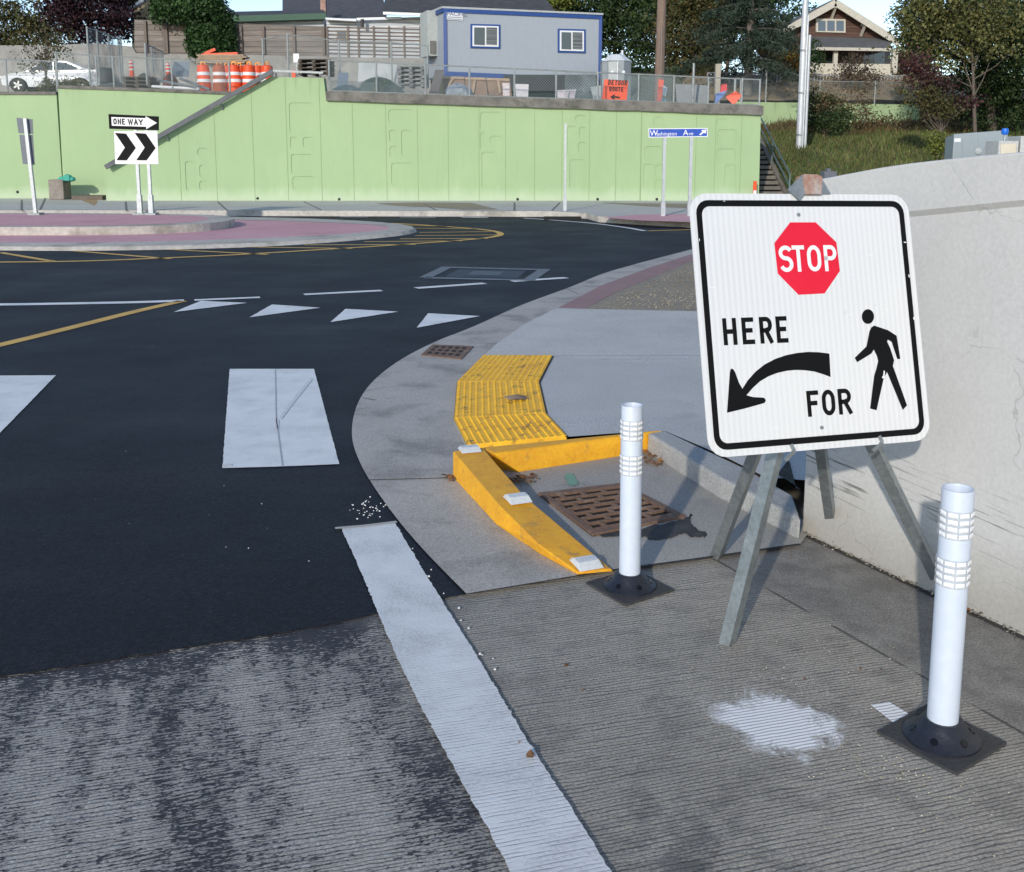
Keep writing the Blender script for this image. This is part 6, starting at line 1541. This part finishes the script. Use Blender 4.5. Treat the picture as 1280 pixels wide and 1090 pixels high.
def lobes_points(lobes, ncl, nleaf, spread):
    """clusters on the outer part of each lobe; leaves scattered about each cluster"""
    pts = []
    vol = np.array([r[0]*r[1]*r[2] for _, r in lobes]); pr = vol/vol.sum()
    for _ in range(ncl):
        c, r = lobes[RNG.choice(len(lobes), p=pr)]
        d = RNG.normal(size=3); d /= np.linalg.norm(d); q = np.array(c)+d*np.array(r)*RNG.uniform(.45, 1.08)
        s = spread*RNG.uniform(.6, 1.4); m_ = int(nleaf*RNG.uniform(.5, 1.5))
        pts.append(q+RNG.normal(size=(m_,3))*s*np.array([1,1,.6]))
    return np.concatenate(pts)
def tree(name, px, py_base, Y, z_base, lobes_px, m, label, cat='tree', ncl=220, nleaf=34, spread=.28, leaf=.13, trunk=.16, bark=BARK, group=None, limbs=9):
    """lobes_px: (x, y, rx_px, ry_px, dy_metres) in the photo at distance Y"""
    k = Y/F; lobes = []
    for x, y, rx, ry, dy in lobes_px:
        c = V(x, y, Y+dy); lobes.append(((c.x, c.y, c.z), (rx*k, min(rx, ry*1.3)*k, ry*k)))
    b_ = V(px, py_base, Y); b_.z = z_base
    t = thing(name, b_, label, cat, group)
    P = lobes_points(lobes, ncl, nleaf, spread); S = RNG.uniform(.6, 1.4, len(P))*leaf
    V_, F_ = leaf_mesh(P, S); np_obj('crown', V_, F_, m, t)
    tm = MB(); cen = Vector(np.mean([l[0] for l in lobes], axis=0)); top = Vector((b_.x*.5+cen.x*.5, b_.y*.5+cen.y*.5, cen.z))
    tm.tube(b_-Vector((0,0,.2)), b_+(top-b_)*.55, trunk, trunk*.7, 10); tm.tube(b_+(top-b_)*.55, top, trunk*.7, trunk*.3, 8)
    for i in range(limbs):
        c, r = lobes[i % len(lobes)]; s = b_+(top-b_)*random.uniform(.4,.9); e = Vector(c)+Vector((random.uniform(-.7,.7)*r[0], random.uniform(-.6,.6)*r[1], random.uniform(-.2,.8)*r[2]))
        mid_ = s+(e-s)*.5+Vector((0,0,-.15)); tm.tube(s, mid_, trunk*.35, trunk*.22, 6, False); tm.tube(mid_, e, trunk*.22, trunk*.06, 6, False)
    tm.build('trunk', bark, t, smooth=True)
    return t
LG = island_mat('leaf_dark_green', [(.012,.026,.008),(.025,.048,.014),(.045,.075,.02),(.02,.035,.012)])
LO = island_mat('leaf_olive', [(.035,.04,.012),(.07,.075,.02),(.10,.09,.03),(.05,.035,.015)])
LPU = island_mat('leaf_purple', [(.012,.006,.010),(.022,.009,.014),(.045,.014,.018),(.010,.007,.012)])
LY = island_mat('leaf_yellow_green', [(.05,.075,.012),(.11,.14,.02),(.17,.18,.035),(.06,.07,.02)])
LBR = island_mat('leaf_brown_green', [(.035,.045,.014),(.07,.06,.022),(.05,.065,.018),(.11,.07,.025)])
LIV = island_mat('leaf_ivy', [(.012,.036,.009),(.024,.06,.015),(.042,.085,.024),(.010,.025,.008)])
LCE = island_mat('needle_cedar', [(.018,.032,.020),(.03,.05,.033),(.05,.075,.055),(.02,.035,.02)])
LDR = island_mat('dry_stalk', [(.10,.065,.03),(.17,.12,.06),(.08,.07,.03),(.13,.08,.045)])
LRD = island_mat('leaf_maroon', [(.04,.014,.018),(.075,.022,.025),(.05,.03,.02),(.03,.012,.014)])
tree('olive_tree', 40, 60, 55, 6.0, [(5,28,52,40,0),(48,52,40,28,-1),(-30,60,45,35,0),(20,75,45,18,-2),(70,25,26,28,1)], LO, 'olive green tree over the parked white car at the left edge', ncl=420, nleaf=34, leaf=.15)
tree('dead_shrub', 58, 108, 45, 4.2, [(55,60,26,26,0),(45,80,22,16,0),(70,45,18,18,0)], LBR, 'sparse brown leafed shrub beside the white car', 'shrub', ncl=70, nleaf=14, leaf=.11, trunk=.06, limbs=26)
tree('purple_tree', 107, 62, 53, 6.0, [(118,5,50,42,0),(90,20,30,32,-1),(145,25,26,24,-1),(118,-30,50,30,0),(110,48,22,12,-1)], LPU, 'dark purple leafed tree above the tall screened panels', ncl=520, nleaf=36, leaf=.15)
# ivy on the fence
def ivy(label, boxes, Y, m, n, leafsize):
    pts = []
    for x0, y0, x1, y1, dep in boxes:
        a, c = V(x0, y0, Y), V(x1, y1, Y); k = int(n*(x1-x0)*(y1-y0)/3000)
        q = RNG.uniform(size=(k,3)); e = np.sqrt(1-np.abs(q[:,0]*2-1)**3)
        pts.append(np.stack([a.x+(c.x-a.x)*q[:,0]+RNG.normal(size=k)*.12, Y-dep*e*RNG.uniform(.2,1,size=k), c.z+(a.z-c.z)*q[:,1]+RNG.normal(size=k)*.15], 1))
    P = np.concatenate(pts); V_, F_ = leaf_mesh(P, RNG.uniform(.6,1.4,len(P))*leafsize)
    return np_obj('ivy', V_, F_, m, label=label, category='ivy')
ivy('dense green ivy hanging over the board fence and the tan house', [(192,-5,262,26,1.0),(236,20,294,66,.9),(245,40,292,70,1.0),(225,0,285,22,1.3)], YB-.05, LIV, 6500, .17)
# trees behind the trailer
back = 'trees behind the construction yard'
tree('yellow_green_tree', 690, 90, 60, 5.9, [(688,5,24,14,0),(672,-4,20,12,0),(705,-8,22,14,0)], LY, 'yellow green tree top peeking over the trailer roof', ncl=150, nleaf=30, leaf=.17, group=back)
tree('broadleaf_tree', 770, 95, 64, 5.9, [(735,18,42,32,0),(785,10,46,36,2),(810,45,34,32,-1),(765,60,40,22,0),(700,25,30,22,3),(780,-30,70,30,3)], LG, 'large dark green tree behind the portable toilet', ncl=900, nleaf=36, spread=.34, leaf=.19, group=back)
tree('broadleaf_tree', 868, 100, 58, 5.9, [(862,72,36,32,0),(885,45,30,34,1),(850,30,30,32,2),(880,95,40,16,-1),(870,-5,40,30,2)], LBR, 'brownish green tree right of the utility pole', ncl=620, nleaf=34, spread=.3, leaf=.17, group=back)
tree('broadleaf_tree', 905, 100, 72, 5.9, [(905,10,60,40,0),(960,20,50,40,3),(1000,40,30,30,3),(850,5,60,40,3)], LG, 'dark tree standing behind the cedar', ncl=560, nleaf=32, spread=.4, leaf=.22, group=back)
tree('autumn_tree', 972, 100, 56, 5.9, [(976,72,24,24,0),(988,90,18,14,-1),(965,95,22,12,0)], island_mat('leaf_autumn', [(.10,.10,.015),(.20,.15,.02),(.14,.04,.02),(.06,.07,.015)]), 'yellow and red autumn tree beside the bungalow', ncl=170, nleaf=30, spread=.25, leaf=.15, group=back)
tree('far_tree', 1128, 100, 70, 5.9, [(1135,85,26,26,0),(1150,60,20,20,0)], LBR, 'distant brownish tree beyond the right side of the bungalow', ncl=160, nleaf=28, spread=.3, leaf=.2)
tree('maroon_tree', 985, 60, 60, 6.0, [(984,50,16,14,0)], LRD, 'small maroon leafed tree at the bungalow roof edge', ncl=60, nleaf=28, leaf=.15, group=back)
# cedar with drooping boughs
def cedar():
    Y = 50.5; b_ = V(935,105,Y); b_.z = 5.0; top = V(937,-70,Y)
    t = thing('cedar', b_, 'tall blue green cedar with drooping boughs and a pale bare trunk', 'tree')
    MB().tube(b_-Vector((0,0,.6)), Vector((b_.x+.02,Y,top.z)), .24, .08, 10).build('trunk', mat('cedar_bark', (.20,.17,.15), .9, (.12,.10,.085), 8, .9, .5, 25), t, smooth=True)
    pts = []; bm_ = MB(); H = top.z-b_.z
    for i in range(64):
        f = .14+.86*i/64; z = b_.z+H*f; a = random.uniform(0, 6.28); Lb = (3.3*(1.08-f)+.5)*random.uniform(.7,1.1)
        n = 16; prev = None
        for j in range(n+1):
            s = j/n; p = Vector((b_.x+math.cos(a)*Lb*s, Y+math.sin(a)*Lb*s, z+.35*s-.9*s*s*Lb*.33))
            if prev is not None and j % 4 == 0: bm_.tube(prev, p, .035*(1.1-s), .03*(1.05-s), 5, False); prev = p
            elif prev is None: prev = p
            if s > .12:
                w_ = .55*(1-s*.6)*Lb*.33
                for _ in range(int(9+8*s)):
                    side = random.uniform(-1,1); q = p+Vector((-math.sin(a)*side*w_, math.cos(a)*side*w_, -abs(random.gauss(0,.16))-abs(side)*.18)); pts.append(tuple(q))
    bm_.build('boughs', MATS['cedar_bark'], t)
    P = np.array(pts); P = np.repeat(P, 3, axis=0)+RNG.normal(size=(len(P)*3,3))*.09
    V_, F_ = leaf_mesh(P, RNG.uniform(.6,1.3,len(P))*.17, .45); np_obj('foliage', V_, F_, LCE, t)
cedar()
# right hand trees
tree('dark_tree', 1240, 170, 43, 2.5, [(1240,30,62,52,0),(1190,50,42,40,-1),(1275,85,50,48,-1),(1225,105,44,34,0),(1300,30,60,60,0),(1180,0,48,34,0),(1150,18,34,34,1),(1245,-35,80,30,0),(1250,140,40,26,0),(1150,60,22,22,1)], LG, 'big dark leafy tree filling the upper right corner', ncl=1700, nleaf=32, spread=.2, leaf=.125, trunk=.2)
tree('olive_tree', 1222, 150, 39, 2.0, [(1150,22,34,24,0),(1140,48,24,26,0),(1175,10,40,30,0),(1210,34,44,30,0),(1165,80,26,22,0),(1245,15,40,26,0),(1200,-15,50,20,0),(1225,70,26,16,0),(1270,50,26,20,0)], island_mat('leaf_light_olive', [(.05,.06,.018),(.09,.10,.03),(.15,.14,.05),(.04,.045,.015)]), 'lighter olive leafed tree in front of the big dark tree', ncl=430, nleaf=24, spread=.2, leaf=.12, trunk=.08)
tree('maroon_tree', 1182, 158, 35.6, 1.2, [(1150,92,22,20,0),(1205,128,20,12,0),(1170,110,22,16,0),(1140,75,12,12,0)], LRD, 'small maroon tree on the grass bank with bare twigs', ncl=170, nleaf=20, spread=.16, leaf=.09, trunk=.05, limbs=30)
tree('brown_shrub', 1183, 160, 35.2, 1.1, [(1160,128,26,18,0),(1185,135,18,18,0),(1140,115,16,14,0)], LBR, 'brown green shrub around the foot of the maroon tree', 'shrub', ncl=110, nleaf=20, spread=.16, leaf=.09, trunk=.04, limbs=30)
tree('yellow_shrub', 1172, 190, 33.5, 1.0, [(1174,182,14,14,0),(1168,172,10,10,0)], LY, 'yellow green shrub left of the grey utility cabinet', 'shrub', ncl=60, nleaf=22, spread=.12, leaf=.08, trunk=.03)
tree('dark_shrub', 1030, 165, 42, 2.2, [(1028,138,22,20,0),(1045,150,18,14,-1),(1015,150,12,14,0),(1010,118,10,8,0)], LG, 'dense dark shrub right of the tall steel pole', 'shrub', ncl=200, nleaf=28, spread=.16, leaf=.09, trunk=.05)
tree('dry_shrub', 1030, 160, 41.5, 2.2, [(1030,128,20,12,0),(1050,140,14,14,0)], LDR, 'dry brown shrub growing over the dense dark shrub', 'shrub', ncl=60, nleaf=20, spread=.2, leaf=.08, trunk=.03, limbs=20)
tree('dry_shrub', 1078, 150, 45, 2.6, [(1075,125,14,26,0),(1085,150,24,12,0),(1110,152,30,10,0)], LDR, 'tall dry brown weeds in front of the low green wall', 'shrub', ncl=110, nleaf=18, spread=.22, leaf=.09, trunk=.03, limbs=20)
tree('brown_shrub', 1075, 100, 52, 5.2, [(1072,85,20,16,0),(1085,98,20,10,0),(1062,96,14,10,0)], island_mat('leaf_dull_mauve', [(.07,.045,.04),(.11,.07,.06),(.06,.05,.03),(.09,.08,.04)]), 'dull mauve bush before the bungalow porch', 'shrub', ncl=90, nleaf=20, spread=.2, leaf=.11, trunk=.04, limbs=24)
tree('green_shrub', 1008, 100, 54, 5.6, [(1012,66,10,14,0),(1018,78,8,10,0)], LIV, 'green bush beside the steel pole at the bungalow corner', 'shrub', ncl=50, nleaf=24, spread=.2, leaf=.12, trunk=.04)
tree('hedge_shrub', 170, 115, 45, 4.3, [(62,108,14,9,0),(85,106,14,8,0),(100,108,14,7,0)], LO, 'low olive shrubs hiding the lower half of the white car', 'shrub', ncl=120, nleaf=26, spread=.12, leaf=.08, trunk=.03)
tree('dark_shrub', 600, 95, 52, 4.9, [(790,85,24,12,0),(830,95,30,10,0)], LG, 'dark low bushes behind the portable toilet', 'shrub', ncl=90, nleaf=26, spread=.25, leaf=.14, trunk=.04)
w_ = leaf_mesh(RNG.normal(size=(160,3))*np.array([.16,.08,.2])+np.array(tuple(V(476,112,33.4))), RNG.uniform(.5,1.2,160)*.09); np_obj('weed', *w_, LY, label='yellow green weed growing through the fence on the coping', category='weed')
# grass on the bank: upright tapered blades
def grass(n):
    X = RNG.uniform(9.0, 26, n*2); Y = 32.9+(RNG.uniform(size=n*2)**1.0)*16.2
    keep = (640+X*1280/Y < 1300); X, Y = X[keep][:n], Y[keep][:n]; k = len(X)
    Z = np.array([hillz(a, b_) for a, b_ in zip(X, Y)])
    dry = (Y > 44)
    h = RNG.uniform(.07,.2,k)*np.where(RNG.uniform(size=k) < .05, 2.0, 1)*np.where(dry, 1.5, 1); w2 = RNG.uniform(.012,.03,k)
    a = RNG.uniform(0, 6.28, k); lean = RNG.normal(size=(k,2))*.35
    B = np.stack([X, Y, Z-.02], 1); sd2 = np.stack([np.cos(a)*w2, np.sin(a)*w2, 0*a], 1)
    T = B+np.stack([lean[:,0]*h, lean[:,1]*h, h], 1)
    V_ = np.stack([B-sd2, B+sd2, T+sd2*.25, T-sd2*.25], 1)
    F0 = np.arange(k)[:,None]*4+np.arange(4)[None,:]
    for sel, m, lab in ((~dry, 'grass_green', 'short green grass covering the bank'), (dry, 'grass_dry', 'dry brown grass along the top of the bank')):
        VV = V_[sel].reshape(-1,3); FF = np.arange(sel.sum())[:,None]*4+np.arange(4)[None,:]
        cols = [(.05,.08,.02),(.085,.125,.028),(.13,.15,.045),(.15,.115,.055),(.07,.10,.025),(.11,.09,.045)] if m == 'grass_green' else [(.12,.085,.04),(.17,.12,.06),(.07,.08,.025),(.10,.06,.03)]
        np_obj('grass', VV, FF, island_mat(m, cols, .7), label=lab, kind='stuff')
grass(42000)
P = RNG.uniform(size=(1500,3)); X = 9+P[:,0]*16; Y = 50+P[:,1]*6; Z = np.array([terz(a, b_) for a, b_ in zip(X, Y)])+P[:,2]*.5
w_ = leaf_mesh(np.stack([X, Y, Z], 1), RNG.uniform(.6,1.3,1500)*.22, .4); np_obj('dry_weeds', *w_, LDR, label='dry brown weeds on the terrace below the bungalow', kind='stuff')
# overhead wires from the pole
pz = V(829,-20,41)
for i, (y_, lab) in enumerate(((50,'thin black overhead cable crossing the trees from the wooden pole'),(57,'second thin black cable just below the first'))):
    a = V(826, y_, 40.8); b_ = V(1010, y_-12, 60); c_ = V(690, y_-8, 64); t = MB()
    for e in (b_, c_):
        pr = a
        for j in range(1, 13):
            s = j/12; q = a+(e-a)*s+Vector((0,0,-1.2*s*(1-s)*.5)); t.tube(pr, q, .012, n=4, cap=False); pr = q
    t.build('cable', BLACK, label=lab, category='cable')
for o in bpy.data.objects:
    if '_w' in o: del o['_w']
